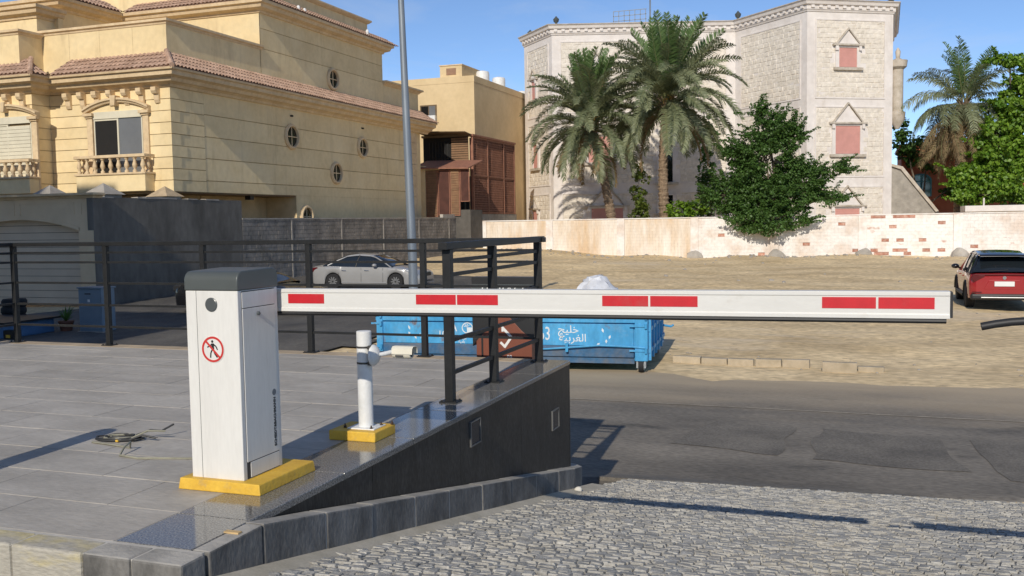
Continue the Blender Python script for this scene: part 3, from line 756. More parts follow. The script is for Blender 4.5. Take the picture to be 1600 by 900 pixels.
for pts, m_ in (([(-4.0, 4.50, 1.63), (-3.95, 4.56, 1.65), (-3.90, 4.60, 1.64), (-3.86, 4.66, 1.67)], m_cab2), ([(-3.98, 4.42, 1.62), (-3.93, 4.47, 1.64), (-3.86, 4.50, 1.62)], m_cab2), ([(-4.0, 4.46, 1.62), (-3.92, 4.50, 1.66), (-3.84, 4.56, 1.65)], m_cab),
                ([(-4.2, 4.36, 1.607), (-4.0, 4.33, 1.607), (-3.88, 4.31, 1.607), (-3.84, 4.27, 1.65), (-3.82, 4.20, 1.64), (-3.80, 4.14, 1.607), (-3.66, 4.12, 1.606), (-3.50, 4.165, 1.606), (-3.36, 4.20, 1.606)], m_cab)):
    b = MB(); b.tube(pts, 0.006, 6); b.build("cable", m_, t, smooth=60)
b = MB(); b.box(-4.07, -4.05, 4.40, 4.42, 1.605, 1.618); b.build("yellow_tape", m_yellow, t, bevel=0.004)

# small things on the ground
t = MB(); t.box(-2.425, -2.355, 3.20, 3.225, 1.603, 1.610); t.build("wood_strip", M("raw_wood", (0.55, 0.38, 0.18), 0.7, var=0.2, scale=20, stretch=(1, 6, 1)))
tag(bpy.data.objects["wood_strip"], "thin strip of pale wood lying on the kerb near the corner", "wood")
b = MB(); b.sphere((-2.26, 7.83, ramp_z(7.83) + 0.022), (0.035, 0.03, 0.026), 9, 6); b.rough(0, 0.010, 20)
tag(b.build("white_stone", M("white_stone", (0.6, 0.58, 0.53), 0.8, var=0.1, scale=20), smooth=60), "small white stone lying at the foot of the kerb near its end", "stone")

# ---- totem sign behind the railing
m_sblack = M("sign_black", (0.022, 0.022, 0.023), 0.4, var=0.1)
m_sbrown = M("sign_brown", (0.20, 0.062, 0.035), 0.5, var=0.08)
m_swhite = M("sign_white", (0.75, 0.75, 0.73), 0.5, var=0.03)
t = thing("totem_sign", "black and brown sign panel with white mark standing behind the railing posts", "sign", (-3.4, 9.15, 0))
b = MB(); b.box(-3.735, -3.066, 9.10, 9.22, 1.66, 2.29); b.prism([(-3.735, 1.66), (-3.735, 1.575), (-3.66, 1.66)], 'y', 9.101, 9.22); b.build("panel", m_sblack, t, bevel=0.004)
b = MB(); b.box(-3.66, -3.10, 9.13, 9.24, 0.0, 1.655); b.build("base", m_sbrown, t, bevel=0.004)
b = MB(); b.prism([(-3.69, 1.46), (-3.09, 1.46), (-3.09, 1.66), (-3.20, 1.75), (-3.39, 1.95), (-3.55, 1.78), (-3.69, 1.63)], 'y', 9.093, 9.135); pl = b.build("brown_plate", m_sbrown, t, bevel=0.003)
b = MB(); b.box(-3.635, -3.615, 9.090, 9.10, 1.46, 1.66); b.build("groove", m_sblack, pl)
b = MB(); b.box(-3.733, -3.068, 9.094, 9.102, 2.165, 2.215); b.build("grey_band", m_cap, t)
text_mesh("TI   RACI", 0.125, "lettering", m_swhite, t, frame((-3.405, 9.093, 2.155), (1, 0, 0), (0, 0, 1), (0, -1, 0)), 0.002)
b = MB()
def seg(b, p, q, w, y0, y1):
    d = Vector((q[0] - p[0], q[1] - p[1])).normalized(); n = Vector((-d.y, d.x)) * w / 2
    b.prism([(p[0] + n.x, p[1] + n.y), (q[0] + n.x, q[1] + n.y), (q[0] - n.x, q[1] - n.y), (p[0] - n.x, p[1] - n.y)], 'y', y0, y1)
seg(b, (-3.40, 1.775), (-3.30, 1.672), 0.026, 9.088, 9.094); seg(b, (-3.305, 1.682), (-3.385, 1.572), 0.026, 9.0878, 9.094); seg(b, (-3.375, 1.58), (-3.425, 1.625), 0.024, 9.0876, 9.094); seg(b, (-3.40, 1.785), (-3.40, 1.735), 0.022, 9.0874, 9.094)
b.build("white_mark", m_swhite, t)
text_mesh("na", 0.06, "lettering", m_swhite, t, frame((-3.33, 9.091, 1.487), (1, 0, 0), (0, 0, 1), (0, -1, 0)), 0.002)

# ================================================================== STREET THINGS
# ---- blue waste skip; local x along its front, y into it, origin at the front right corner on the ground
m_blue = M("skip_blue", (0.040, 0.27, 0.53), 0.5, scale=1.6, col2=(0.075, 0.37, 0.66), stretch=(1, 1, 0.4), bump=0.15, fine=0.12, fscale=14, coords='Object', spot=[((0.16, 0.075, 0.035), 3.0, 0.60, 0.68, 0.8, (1, 1, 0.6)), ((0.30, 0.42, 0.50), 1.6, 0.52, 0.75, 0.45, (1, 1, 2))])
m_blue_d = M("skip_blue_dark", (0.022, 0.09, 0.19), 0.55, scale=2, col2=(0.03, 0.12, 0.25), fine=0.15, fscale=14, spot=[((0.20, 0.17, 0.13), 2.0, 0.45, 0.7, 0.6, (1, 1, 1))])
m_lett = M("white_stencil", (0.62, 0.68, 0.72), 0.6, var=0.1, scale=12)
m_galv_s = M("castor_steel", (0.35, 0.38, 0.40), 0.6, var=0.25, scale=9)
m_under = M("dark_underframe", (0.015, 0.016, 0.018), 0.8, var=0.2)
SA = radians(5.2); SO = Vector((-3.66, 17.45, 0))
t = thing("waste_skip", "blue steel waste skip on castors with white lettering across the road", "skip", SO, SA)
LW, DP, H0, H1 = 5.38, 2.95, 0.22, 1.32
def sk(b, name, m, p=t, **k): return b.build(name, m, p, local=True, **k)
b = MB()
b.box(-LW, 0, 0.05, 0.09, H0 + 0.26, H1 - 0.02); b.box(-LW, 0, DP - 0.09, DP - 0.05, H0, H1 - 0.02)
b.box(-LW + 0.02, -LW + 0.06, 0.09, DP - 0.09, H0, H1 - 0.02); b.box(-0.06, -0.02, 0.09, DP - 0.09, H0, H1 - 0.02); b.box(-LW, 0, 0.09, DP - 0.09, H0, H0 + 0.05)
body = sk(b, "body", m_blue)
b = MB(); b.box(-LW + 0.06, -0.27, 0.025, 0.049, H0 + 0.27, 0.905); sk(b, "front_panel", m_blue, body, bevel=0.006)
b = MB(); b.box(-LW - 0.02, 0.0, -0.005, 0.05, 0.93, 1.06); sk(b, "upper_panel", m_blue, body, bevel=0.01)
b = MB(); b.box(-LW - 0.03, 0.03, -0.03, 0.10, H1 - 0.06, H1); b.box(-LW - 0.03, 0.03, DP - 0.1, DP + 0.03, H1 - 0.06, H1); b.box(-0.07, 0.032, 0.10, DP - 0.1, H1 - 0.06, H1); b.box(-LW - 0.032, -LW + 0.07, 0.10, DP - 0.1, H1 - 0.06, H1); sk(b, "top_rail", m_blue, bevel=0.012)
b = MB(); b.box(-LW, -0.26, 0.015, 0.10, H0 + 0.06, H0 + 0.265); sk(b, "bottom_rail", m_blue_d, bevel=0.01)
b = MB(); b.box(-LW + 0.1, -0.26, 0.06, 0.2, H0 - 0.06, H0 + 0.058); sk(b, "skid", m_blue_d)
for x0, x1 in ((-0.24, -0.002), (-LW, -LW + 0.13)):
    b = MB(); b.box(x0, x1, -0.02, 0.12, H0 + (0.0 if x0 > -1 else 0.1), H1 - 0.062); pp = sk(b, "corner_post", m_blue, bevel=0.012)
    for z in (0.40, 0.86, 1.02):
        b = MB(); b.box(x0 - 0.10, x1 - 0.02, -0.040, -0.018, z, z + 0.035); b.lathe([(0.025, 0), (0.025, 0.09)], (x1 - 0.03, -0.04, z - 0.03), 8); sk(b, "hinge", m_blue, pp)
for q in range(5):   # ribs of the right end wall
    y0 = 0.14 + q * 0.50
    b = MB(); b.box(-0.02, 0.045, y0, y0 + 0.07, H0, H1 - 0.064); sk(b, "end_rib", m_blue)
for z in (0.36, 0.76, 1.08):
    b = MB(); b.box(-0.019, 0.03, 0.12, DP - 0.1, z, z + 0.07); sk(b, "end_rib", m_blue)
b = MB(); b.tube([(-2.0, -0.03, H0 + 0.20), (-1.55, -0.045, H0 + 0.235), (-0.9, -0.05, H0 + 0.29), (-0.3, -0.03, H0 + 0.27), (-0.05, -0.03, H0 + 0.25)], 0.018, 6); b.tube([(-1.52, -0.05, H0 + 0.16), (-1.52, -0.05, H0 + 0.33)], 0.03, 6); sk(b, "latch_bar", m_blue)
for (x, y) in ((-0.13, 0.08), (-0.13, DP - 0.3), (-LW + 0.15, 0.08), (-LW + 0.15, DP - 0.3)):
    b = MB(); b.lathe([(0.06, -0.05), (0.125, -0.045), (0.13, 0.0), (0.125, 0.045), (0.06, 0.05)], (x, y, 0.132), 20, 'x'); w = sk(b, "castor", m_under, smooth=40)
    b = MB(); b.lathe([(0.09, -0.053), (0.09, 0.053)], (x, y, 0.132), 14, 'x'); b.box(x - 0.085, x - 0.06, y - 0.08, y + 0.06, 0.09, H0 + 0.03); b.box(x + 0.06, x + 0.085, y - 0.08, y + 0.06, 0.09, H0 + 0.03); sk(b, "fork", m_galv_s, w)
b = MB(); b.tube([(0.03, DP - 0.4, 0.62), (0.20, DP - 0.45, 0.60), (0.24, DP - 0.42, 0.63)], 0.025, 6); sk(b, "hook", m_blue)
Rsk = Matrix.Translation(SO) @ Matrix.Rotation(SA, 4, 'Z')
def skt(s, size, x, z, sq=1.0):
    me = text_mesh(s, size, "lettering", m_lett, body, frame((SO.x + x, SO.y + 0.0235, z), (1, 0, 0), (0, 0, 1), (0, -1, 0)), 0.003, squeeze=sq, bold=0.0015)
skt('\uFE9E\uFEF4\uFEE0\uFEA7', 0.20, -1.50, 0.79, 1.05)
skt('\uFE94\uFEF4\uFE91\uFEAE\uFED0\uFEDF\uFE8D', 0.20, -1.42, 0.63, 1.05)
skt('8663', 0.36, -2.08, 0.70, 0.66)
skt('10', 0.19, -4.02, 0.665, 0.9)
skt('\uFEF4\uFEA9\uFEF4\uFEE0', 0.10, -4.42, 0.69); skt('\uFEFC\uFE91\uFEA9', 0.08, -4.42, 0.61)
skt('A', 0.26, -3.78, 0.81, 0.8)
skt('\uFE94\uFEF4\uFEE7\uFE8E\uFEE3\uFE83', 0.09, -3.62, 0.60); skt('\uFE94\uFEF4\uFEA9\uFEE0\uFE91', 0.07, -3.62, 0.53)
b = MB()
for k in range(16):   # palm-tree emblem in a ring
    a = 2 * pi * k / 16; a2 = 2 * pi * (k + 1) / 16
    b.add([(-3.50 + r_ * cos(q), 0.022, 0.80 + r_ * 0.95 * sin(q)) for r_, q in ((0.115, a), (0.115, a2), (0.095, a2), (0.095, a))], [(3, 2, 1, 0)])
for a in (-70, -35, 0, 35, 70):
    a = radians(a); b.prism([(-3.50, 0.81), (-3.50 + 0.075 * sin(a) - 0.012, 0.81 + 0.06 * cos(a)), (-3.50 + 0.075 * sin(a) + 0.012, 0.81 + 0.06 * cos(a) + 0.008)], 'y', 0.0215, 0.024)
b.box(-3.508, -3.112, 0.0212, 0.024, 0.71, 0.81)
sk(b, "palm_emblem", m_lett, body)
b = MB()   # four leaf-shaped dashes at each side
for (x, z, dx, dz) in ((-0.86, 0.83, 0.03, -0.09), (-0.70, 0.70, -0.03, -0.08), (-0.78, 0.62, 0.0, -0.08), (-0.90, 0.55, -0.07, -0.06), (-4.72, 0.84, 0.04, -0.09), (-4.72, 0.71, 0.04, -0.05), (-4.60, 0.66, 0.05, -0.09), (-4.44, 0.53, 0.10, -0.025)):
    n = Vector((-dz, dx)).normalized() * 0.022
    b.prism([(x, z), (x + dx / 2 + n.x, z + dz / 2 + n.y), (x + dx, z + dz), (x + dx / 2 - n.x, z + dz / 2 - n.y)], 'y', 0.0205, 0.0246)
sk(b, "leaf_marks", m_lett, body)
# clear plastic sheet heaped in the skip
m_plas = M("plastic_film", (0.62, 0.63, 0.66), 0.18, var=0.12, scale=5, spec=0.8)
b = MB(); b.sphere((-5.02, 18.9, 1.30), (0.44, 0.42, 0.40), 22, 14); b.rough(0, 0.11, 3.2); b.rough(0, 0.07, 9.0); b.rough(0, 0.03, 22.0)
tag(b.build("plastic_sheet", m_plas, smooth=25), "crumpled clear plastic heaped above the rim of the blue skip", "plastic")

# ---- street lamp
m_galv = M("galvanised_steel", (0.17, 0.20, 0.24), 0.5, scale=1.0, col2=(0.25, 0.28, 0.31), metal=0.35, stretch=(4, 4, 0.6))
t = thing("street_lamp", "tall galvanised street lamp pole leaning slightly behind the blue skip", "street lamp", (-10.86, 22.5, 0))
b = MB(); b.tube([(-10.86, 22.5, 0), (-10.87, 22.5, 2.0), (-11.04, 22.5, 9.2), (-11.06, 22.5, 10.5)], [0.125, 0.118, 0.075, 0.07], 14); b.build("pole", m_galv, t, smooth=60)
b = MB(); b.box(-11.06, -10.66, 22.3, 22.7, -0.05, 0.03); b.lathe([(0.16, 0.03), (0.15, 0.5), (0.12, 0.55)], (-10.86, 22.5, 0), 14); b.build("base", m_galv, t)
b = MB(); b.tube([(-11.06, 22.5, 10.45), (-11.0, 21.9, 10.9), (-10.9, 20.9, 11.1)], 0.04, 8); b.build("arm", m_galv, t, smooth=60)
b = MB(); b.box(-11.05, -10.75, 20.2, 20.95, 11.02, 11.16); b.build("lamp_head", m_galv, t, bevel=0.04)

# ---- cars
m_tyre = M("tyre", (0.016, 0.016, 0.017), 0.85, var=0.2, scale=10)
m_rim = M("alloy_rim", (0.45, 0.46, 0.47), 0.3, metal=0.8, var=0.1)
m_glass = glass_mat("car_glass", (0.012, 0.016, 0.02))
m_dark = M("black_trim", (0.014, 0.014, 0.015), 0.5, var=0.1)
m_chrome = M("chrome_trim", (0.55, 0.55, 0.55), 0.2, metal=0.9, var=0.05)
m_plate = M("plate_white", (0.7, 0.7, 0.68), 0.5, var=0.03)
m_tail = M("tail_red", (0.09, 0.004, 0.006), 0.2, var=0.1, coat=0.5)
m_head = M("headlamp", (0.35, 0.37, 0.40), 0.12, var=0.2, scale=20, spec=0.8)
def lerp_tab(tab, x):
    for i in range(len(tab) - 1):
        a, b_ = tab[i], tab[i + 1]
        if a[0] <= x <= b_[0]:
            u = (x - a[0]) / (b_[0] - a[0]); u = u * u * (3 - 2 * u) * 0.35 + u * 0.65
            return tuple(a[k] + (b_[k] - a[k]) * u for k in range(1, len(a)))
    return tab[0][1:] if x < tab[0][0] else tab[-1][1:]
def car(name, label, loc, rotz, paint, Lc, W, lower, green, wheels, wr, sill, clad=None, suv=False):
    """lower: (x, z_top at centre line, z_belt, half width); green: (x, z_roof, half width at roof); x = 0 at the rear, forward +x"""
    t = thing(name, label, "car", loc, rotz)
    def P(b, nm, m, par=t, **k): return b.build(nm, m, par, local=True, **k)
    xs = sorted(set([0, 0.03, 0.08, 0.16, Lc - 0.16, Lc - 0.08, Lc - 0.03, Lc] + [i * 0.12 for i in range(1, int(Lc / 0.12))] +
                    [w + wr * 1.13 * cos(a * pi / 12) for w in wheels for a in range(13)]))
    b = MB(); vs = []; n = 13
    for x in xs:
        zt_, zb_, hw = lerp_tab(lower, x)
        zs = sill + 0.06 * (1 - smooth01(0, 0.5, x)) + 0.04 * (1 - smooth01(0, 0.4, Lc - x))
        for w in wheels:
            R = wr * 1.13
            if abs(x - w) <= R: zs = max(zs, wr + sqrt(max(0, R * R - (x - w) ** 2)))
        e = min(1, min(x, Lc - x) / 0.22); taper = 0.86 + 0.14 * sqrt(max(0, 1 - (1 - e) ** 2))
        hw *= taper
        zs = min(zs, zb_ - 0.06)
        zm = zs + (zb_ - zs) * 0.5
        half = [(hw * 0.955, zs), (hw * 0.99, zs + (zb_ - zs) * 0.18), (hw * 1.0, zm), (hw * 0.995, zs + (zb_ - zs) * 0.78), (hw * 0.955, zb_), (hw * 0.80, zb_ + (zt_ - zb_) * 0.70)]
        sec = [(-a, z) for a, z in half] + [(0, zt_)] + [(a, z) for a, z in reversed(half)]
        vs += [(x, y_, z_) for y_, z_ in sec]
    fs = []
    for i in range(len(xs) - 1):
        for k in range(n - 1): fs.append((i * n + k, i * n + k + 1, (i + 1) * n + k + 1, (i + 1) * n + k))
    fs += [tuple(range(n)), tuple(range(len(xs) * n - 1, (len(xs) - 1) * n - 1, -1))]
    b.add(vs, fs)
    body = P(b, "body", paint, smooth=38)
    b = MB()
    b.box(0.25, Lc - 0.25, -W / 2 + 0.10, W / 2 - 0.10, sill - 0.02, sill + 0.35)
    for w in wheels: b.box(w - wr * 1.12, w + wr * 1.12, -W / 2 + 0.16, W / 2 - 0.16, sill, wr * 2.1)
    P(b, "underbody", m_dark)
    # greenhouse
    b = MB(); vs = []; gxs = [green[0][0] + (green[-1][0] - green[0][0]) * i / 30 for i in range(31)]; n = 11
    for x in gxs:
        zr, hr = lerp_tab(green, x); zt_, zb_, hw = lerp_tab(lower, x)
        z0 = zb_ - 0.015; h0 = hw * 0.93
        zr = max(zr, z0 + 0.01); u = min(1, (zr - z0) / 0.36); hr_ = h0 + (hr - h0) * u
        half = [(h0, z0), (h0 + (hr_ - h0) * 0.55, z0 + (zr - z0) * 0.55), (hr_, z0 + (zr - z0) * 0.88), (hr_ * 0.90, z0 + (zr - z0) * 0.985), (hr_ * 0.5, zr + 0.012 * u)]
        sec = [(-a, z) for a, z in half] + [(0, zr + 0.02 * u)] + [(a, z) for a, z in reversed(half)]
        vs += [(x, y_, z_) for y_, z_ in sec]
    fs = []
    for i in range(30):
        for k in range(n - 1): fs.append((i * n + k, i * n + k + 1, (i + 1) * n + k + 1, (i + 1) * n + k))
    b.add(vs, fs); gl = P(b, "glass", m_glass, smooth=45)
    # roof skin with its rails: the upper band of the same shell, a little proud
    ra, rb_ = green[0][2 + 1] if len(green[0]) > 3 else None, None
    return t, body, gl, P, (gxs, vs, n, xs)
def roof_skin(P, shell, i0, i1, paint, par, lift=0.012, name="roof"):
    gxs, vs, n, _ = shell; b = MB(); out = []
    for i in range(i0, i1 + 1):
        for k in range(2, n - 2):
            x, y_, z_ = vs[i * n + k]
            out.append((x, y_ * 1.012, z_ + lift))
    m = n - 4
    fs = [(a * m + k, a * m + k + 1, (a + 1) * m + k + 1, (a + 1) * m + k) for a in range(i1 - i0) for k in range(m - 1)]
    b.add(out, fs); return P(b, name, paint, par, smooth=45)
def side_strip(P, shell, pts, w, paint, par, name):
    """a pillar along the glass shell: pts are (i, f) with f the height share on the side"""
    gxs, vs, n, _ = shell
    for sgn in (0, 1):
        b = MB(); line = []
        for i, f in pts:
            i0 = int(i); u = i - i0; i1 = min(i0 + 1, 30)
            def at(ii):
                idx = [0, 1, 2, 3]; g_ = f * 3; k = min(2, int(g_)); q = g_ - k
                A = vs[ii * n + (k if sgn == 0 else n - 1 - k)]; B = vs[ii * n + (k + 1 if sgn == 0 else n - 2 - k)]
                return Vector(A) * (1 - q) + Vector(B) * q
            line.append(at(i0) * (1 - u) + at(i1) * u)
        b.tube(line, w, 6); P(b, name, paint, par, smooth=60)
def wheel(P, t, x, y, r, wd, sgn, spokes=10):
    b = MB(); b.lathe([(r * 0.62, -wd / 2), (r * 0.93, -wd / 2), (r, -wd / 2 + 0.03), (r, wd / 2 - 0.03), (r * 0.93, wd / 2), (r * 0.62, wd / 2)], (x, y, r), 28, 'y'); w = P(b, "wheel", m_tyre, t, smooth=40)
    yo = sgn * wd / 2 * 0.82
    b = MB(); b.lathe([(r * 0.64, 0.0), (r * 0.64, sgn * 0.012), (r * 0.58, sgn * 0.014), (r * 0.57, -sgn * 0.05)], (x, y + yo, r), 28, 'y')
    for k in range(spokes):
        a = 2 * pi * k / spokes; c_, s_ = cos(a), sin(a); n_ = (-s_ * 0.022, c_ * 0.022)
        pts = [(x + c_ * r * 0.1 + n_[0] * 1.4, r + s_ * r * 0.1 + n_[1] * 1.4), (x + c_ * r * 0.6 + n_[0], r + s_ * r * 0.6 + n_[1]), (x + c_ * r * 0.6 - n_[0], r + s_ * r * 0.6 - n_[1]), (x + c_ * r * 0.1 - n_[0] * 1.4, r + s_ * r * 0.1 - n_[1] * 1.4)]
        b.prism(pts, 'y', y + yo - 0.02, y + yo + sgn * 0.008)
    b.lathe([(r * 0.15, -0.02 * sgn), (r * 0.13, 0.012 * sgn)], (x, y + yo, r), 12, 'y')
    P(b, "rim", m_rim, w)
    b = MB(); b.lathe([(r * 0.56, 0.0), (r * 0.56, -0.002 * sgn)], (x, y + yo - sgn * 0.035, r), 20, 'y'); P(b, "brake_disc", m_dark, w)

m_silver = M("silver_paint", (0.36, 0.36, 0.36), 0.28, metal=0.25, var=0.05, scale=1, coat=0.6)
m_carblk = M("black_paint", (0.010, 0.010, 0.011), 0.12, var=0.1, scale=1, coat=1.0)
m_carred = M("red_paint", (0.34, 0.018, 0.022), 0.25, metal=0.15, var=0.05, scale=1, coat=1.0)

SEDL = [(0, 0.92, 0.86, 0.86), (0.10, 0.99, 0.92, 0.90), (0.45, 1.045, 0.945, 0.925), (1.0, 1.05, 0.95, 0.93), (2.2, 0.98, 0.93, 0.93), (3.3, 0.985, 0.915, 0.93), (3.75, 0.97, 0.90, 0.925), (4.3, 0.88, 0.83, 0.91), (4.7, 0.76, 0.72, 0.88), (4.86, 0.62, 0.60, 0.85), (4.9, 0.56, 0.55, 0.84)]
SEDG = [(0.55, 1.02, 0.70, 0), (0.95, 1.22, 0.66, 0), (1.5, 1.40, 0.64, 0), (2.1, 1.455, 0.63, 0), (2.65, 1.42, 0.64, 0), (3.1, 1.28, 0.66, 0), (3.72, 0.985, 0.72, 0)]
def sedan(label, loc, rz_, paint, dark=False):
    t, body, gl, P, sh = car("sedan", label, loc, rz_, paint, 4.9, 1.86, SEDL, [g_[:3] for g_ in SEDG], (1.02, 3.86), 0.335, 0.20)
    roof_skin(P, sh, 10, 21, paint, gl)
    side_strip(P, sh, [(2, .2), (6, .55), (10, .85), (14, .93), (19, .93), (22, .85), (26, .55), (29.5, .1)], 0.032, paint, gl, "roof_rail")
    side_strip(P, sh, [(14.2, 0.02), (14.8, .45), (15.2, .9)], 0.03, m_dark, gl, "pillar")
    side_strip(P, sh, [(3, 0.02), (9, .02), (15, .02), (22, .02), (27.5, .02)], 0.014, m_chrome, gl, "window_trim")
    for w in (1.02, 3.86):
        for s_ in (-1, 1): wheel(P, t, w, s_ * 0.815, 0.335, 0.22, s_)
    for s_ in (-1, 1):
        b = MB(); b.prism([(-0.02, 0.72), (0.02, 0.90), (0.26, 0.935), (0.42, 0.90), (0.20, 0.74)], 'y', s_ * 0.60, s_ * 0.885); P(b, "tail_light", m_tail if not dark else m_dark, t, bevel=0.02)
        b = MB(); b.prism([(4.22, 0.84), (4.58, 0.74), (4.83, 0.62), (4.60, 0.64), (4.30, 0.76)], 'y', s_ * 0.62, s_ * 0.895); P(b, "headlight", m_head, t, bevel=0.015)
        b = MB(); b.sphere((2.98, s_ * 1.02, 1.015), (0.10, 0.11, 0.07), 12, 8); b.tube([(3.02, s_ * 0.88, 0.95), (2.99, s_ * 0.98, 0.99)], 0.025, 6); P(b, "mirror", paint, t, smooth=60)
        for x in (1.45, 2.48):
            b = MB(); b.tube([(x, s_ * 0.935, 0.80), (x + 0.10, s_ * 0.948, 0.795), (x + 0.20, s_ * 0.935, 0.79)], 0.016, 6); P(b, "door_handle", m_chrome, body)
        b = MB()
        for x in (1.28, 2.32, 3.30): b.tube([(x, s_ * 0.926, 0.32), (x + 0.01, s_ * 0.934, 0.60), (x - 0.02 * (x < 2), s_ * 0.905, 0.90)], 0.006, 4)
        P(b, "door_seams", m_dark, body)
        b = MB(); b.tube([(1.42, s_ * 0.918, 0.30), (3.45, s_ * 0.918, 0.29)], 0.022, 6); P(b, "sill_trim", paint if not dark else m_dark, body)
    b = MB(); b.box(4.80, 4.91, -0.42, 0.42, 0.52, 0.68); P(b, "grille", m_dark, t, bevel=0.03)
    b = MB(); b.box(4.78, 4.90, -0.7, 0.7, 0.26, 0.40); P(b, "front_bumper_intake", m_dark, t, bevel=0.03)
    b = MB(); b.box(-0.02, 0.02, -0.26, 0.26, 0.62, 0.74); P(b, "number_plate", m_plate, t)
    b = MB(); b.box(-0.01, 0.2, -0.75, 0.75, 0.24, 0.34); P(b, "rear_valance", m_dark, t, bevel=0.03)
    return t
sedan("silver sedan parked side on in front of the grey block wall", (-21.75, 36.0, 0.13), radians(3), m_silver)
sedan("black sedan mostly hidden behind the white barrier housing", (-21.15, 26.6, 0.03), radians(2), m_carblk, True)

SUVL = [(0, 0.98, 0.94, 0.86), (0.10, 1.06, 1.02, 0.92), (0.5, 1.10, 1.045, 0.945), (1.2, 1.10, 1.035, 0.945), (3.2, 1.06, 1.0, 0.945), (3.6, 1.06, 0.98, 0.94), (4.2, 0.98, 0.92, 0.92), (4.6, 0.84, 0.80, 0.88), (4.7, 0.74, 0.72, 0.85)]
SUVG = [(0.12, 1.10, 0.70), (0.30, 1.34, 0.68), (0.55, 1.52, 0.67), (0.9, 1.60, 0.665), (1.8, 1.66, 0.66), (2.5, 1.635, 0.66), (2.95, 1.46, 0.67), (3.55, 1.08, 0.72)]
t, body, gl, P, sh = car("suv", "red SUV with black roof seen from behind on the sand at the right edge", (3.95, 30.75, 0.06), radians(90), m_carred, 4.7, 1.89, SUVL, SUVG, (0.95, 3.72), 0.37, 0.30, suv=True)
roof_skin(P, sh, 5, 22, m_carblk, gl)
side_strip(P, sh, [(1.0, .05), (2.5, .5), (4.5, .9)], 0.055, m_carblk, gl, "rear_pillar")
side_strip(P, sh, [(8.6, .02), (8.4, .5), (8.2, .93)], 0.04, m_dark, gl, "pillar")
side_strip(P, sh, [(17, .02), (16.6, .5), (16.2, .93)], 0.03, m_dark, gl, "pillar")
side_strip(P, sh, [(29.3, .05), (26, .55), (22.5, .9)], 0.035, m_carred, gl, "pillar")
side_strip(P, sh, [(5, 1.0), (10, 1.0), (16, 1.0), (21, 1.0)], 0.016, m_chrome, gl, "roof_rack")
for w in (0.95, 3.72):
    for s_ in (-1, 1):
        wheel(P, t, w, s_ * 0.82, 0.37, 0.24, s_, 8)
        b = MB(); b.tube([(w + 0.43 * cos(a * pi / 10), s_ * 0.94, 0.37 + 0.43 * sin(a * pi / 10)) for a in range(11)], 0.028, 6); P(b, "arch_trim", m_dark, t, smooth=60)
b = MB(); b.prism([(0.10, 1.545), (0.14, 1.60), (0.60, 1.585), (0.60, 1.55)], 'y', -0.64, 0.64); P(b, "spoiler", m_carblk, t, bevel=0.015)
b = MB(); b.box(-0.015, 0.05, -0.80, 0.80, 1.005, 1.04); P(b, "light_bar", m_tail, t, bevel=0.008)
for s_ in (-1, 1):
    b = MB(); b.prism([(s_ * 0.83, 1.03), (s_ * 0.88, 0.92), (s_ * 0.80, 0.80), (s_ * 0.52, 0.96), (s_ * 0.50, 1.0)], 'x', -0.012, 0.16); P(b, "tail_light", m_tail, t, bevel=0.012)
    b = MB(); b.sphere((2.88, s_ * 1.05, 1.14), (0.09, 0.12, 0.08), 12, 8); b.tube([(2.94, s_ * 0.88, 1.06), (2.9, s_ * 0.98, 1.11)], 0.03, 6); P(b, "mirror", m_carblk, t, smooth=60)
    b = MB(); b.box(-0.03, 0.02, s_ * 0.72 - 0.13, s_ * 0.72 + 0.13, 0.50, 0.535); P(b, "rear_reflector", m_tail, t)
    b = MB(); b.tube([(1.30, s_ * 0.94, 0.36), (3.36, s_ * 0.94, 0.36)], 0.06, 6); P(b, "sill_cladding", m_dark, t, smooth=60)
    for x in (1.5, 2.55):
        b = MB(); b.tube([(x, s_ * 0.945, 0.92), (x + 0.12, s_ * 0.958, 0.918), (x + 0.24, s_ * 0.945, 0.915)], 0.018, 6); P(b, "door_handle", m_carred, body)
b = MB(); b.box(-0.03, 0.02, -0.26, 0.26, 0.69, 0.83); P(b, "number_plate", m_plate, t, bevel=0.006)
b = MB(); b.prism([(-0.55, 0.60), (0.55, 0.60), (0.40, 0.87), (-0.40, 0.87)], 'x', -0.006, 0.04); P(b, "tailgate_recess", m_carred, t, bevel=0.012)
b = MB(); b.box(-0.06, 0.30, -0.88, 0.88, 0.30, 0.47); P(b, "rear_bumper", m_dark, t, bevel=0.05)
b = MB(); b.box(-0.075, 0.05, -0.62, 0.62, 0.345, 0.385); P(b, "skid_plate", m_chrome, t, bevel=0.015)
b = MB(); b.lathe([(0.05, 0.0), (0.05, -0.01)], (-0.008, 0, 0.935), 16, 'x'); P(b, "badge", m_chrome, t)
b = MB(); b.tube([(0.085, -0.1, 1.16), (0.06, 0.25, 1.14), (0.06, 0.4, 1.13)], 0.012, 5); P(b, "wiper", m_dark, t)

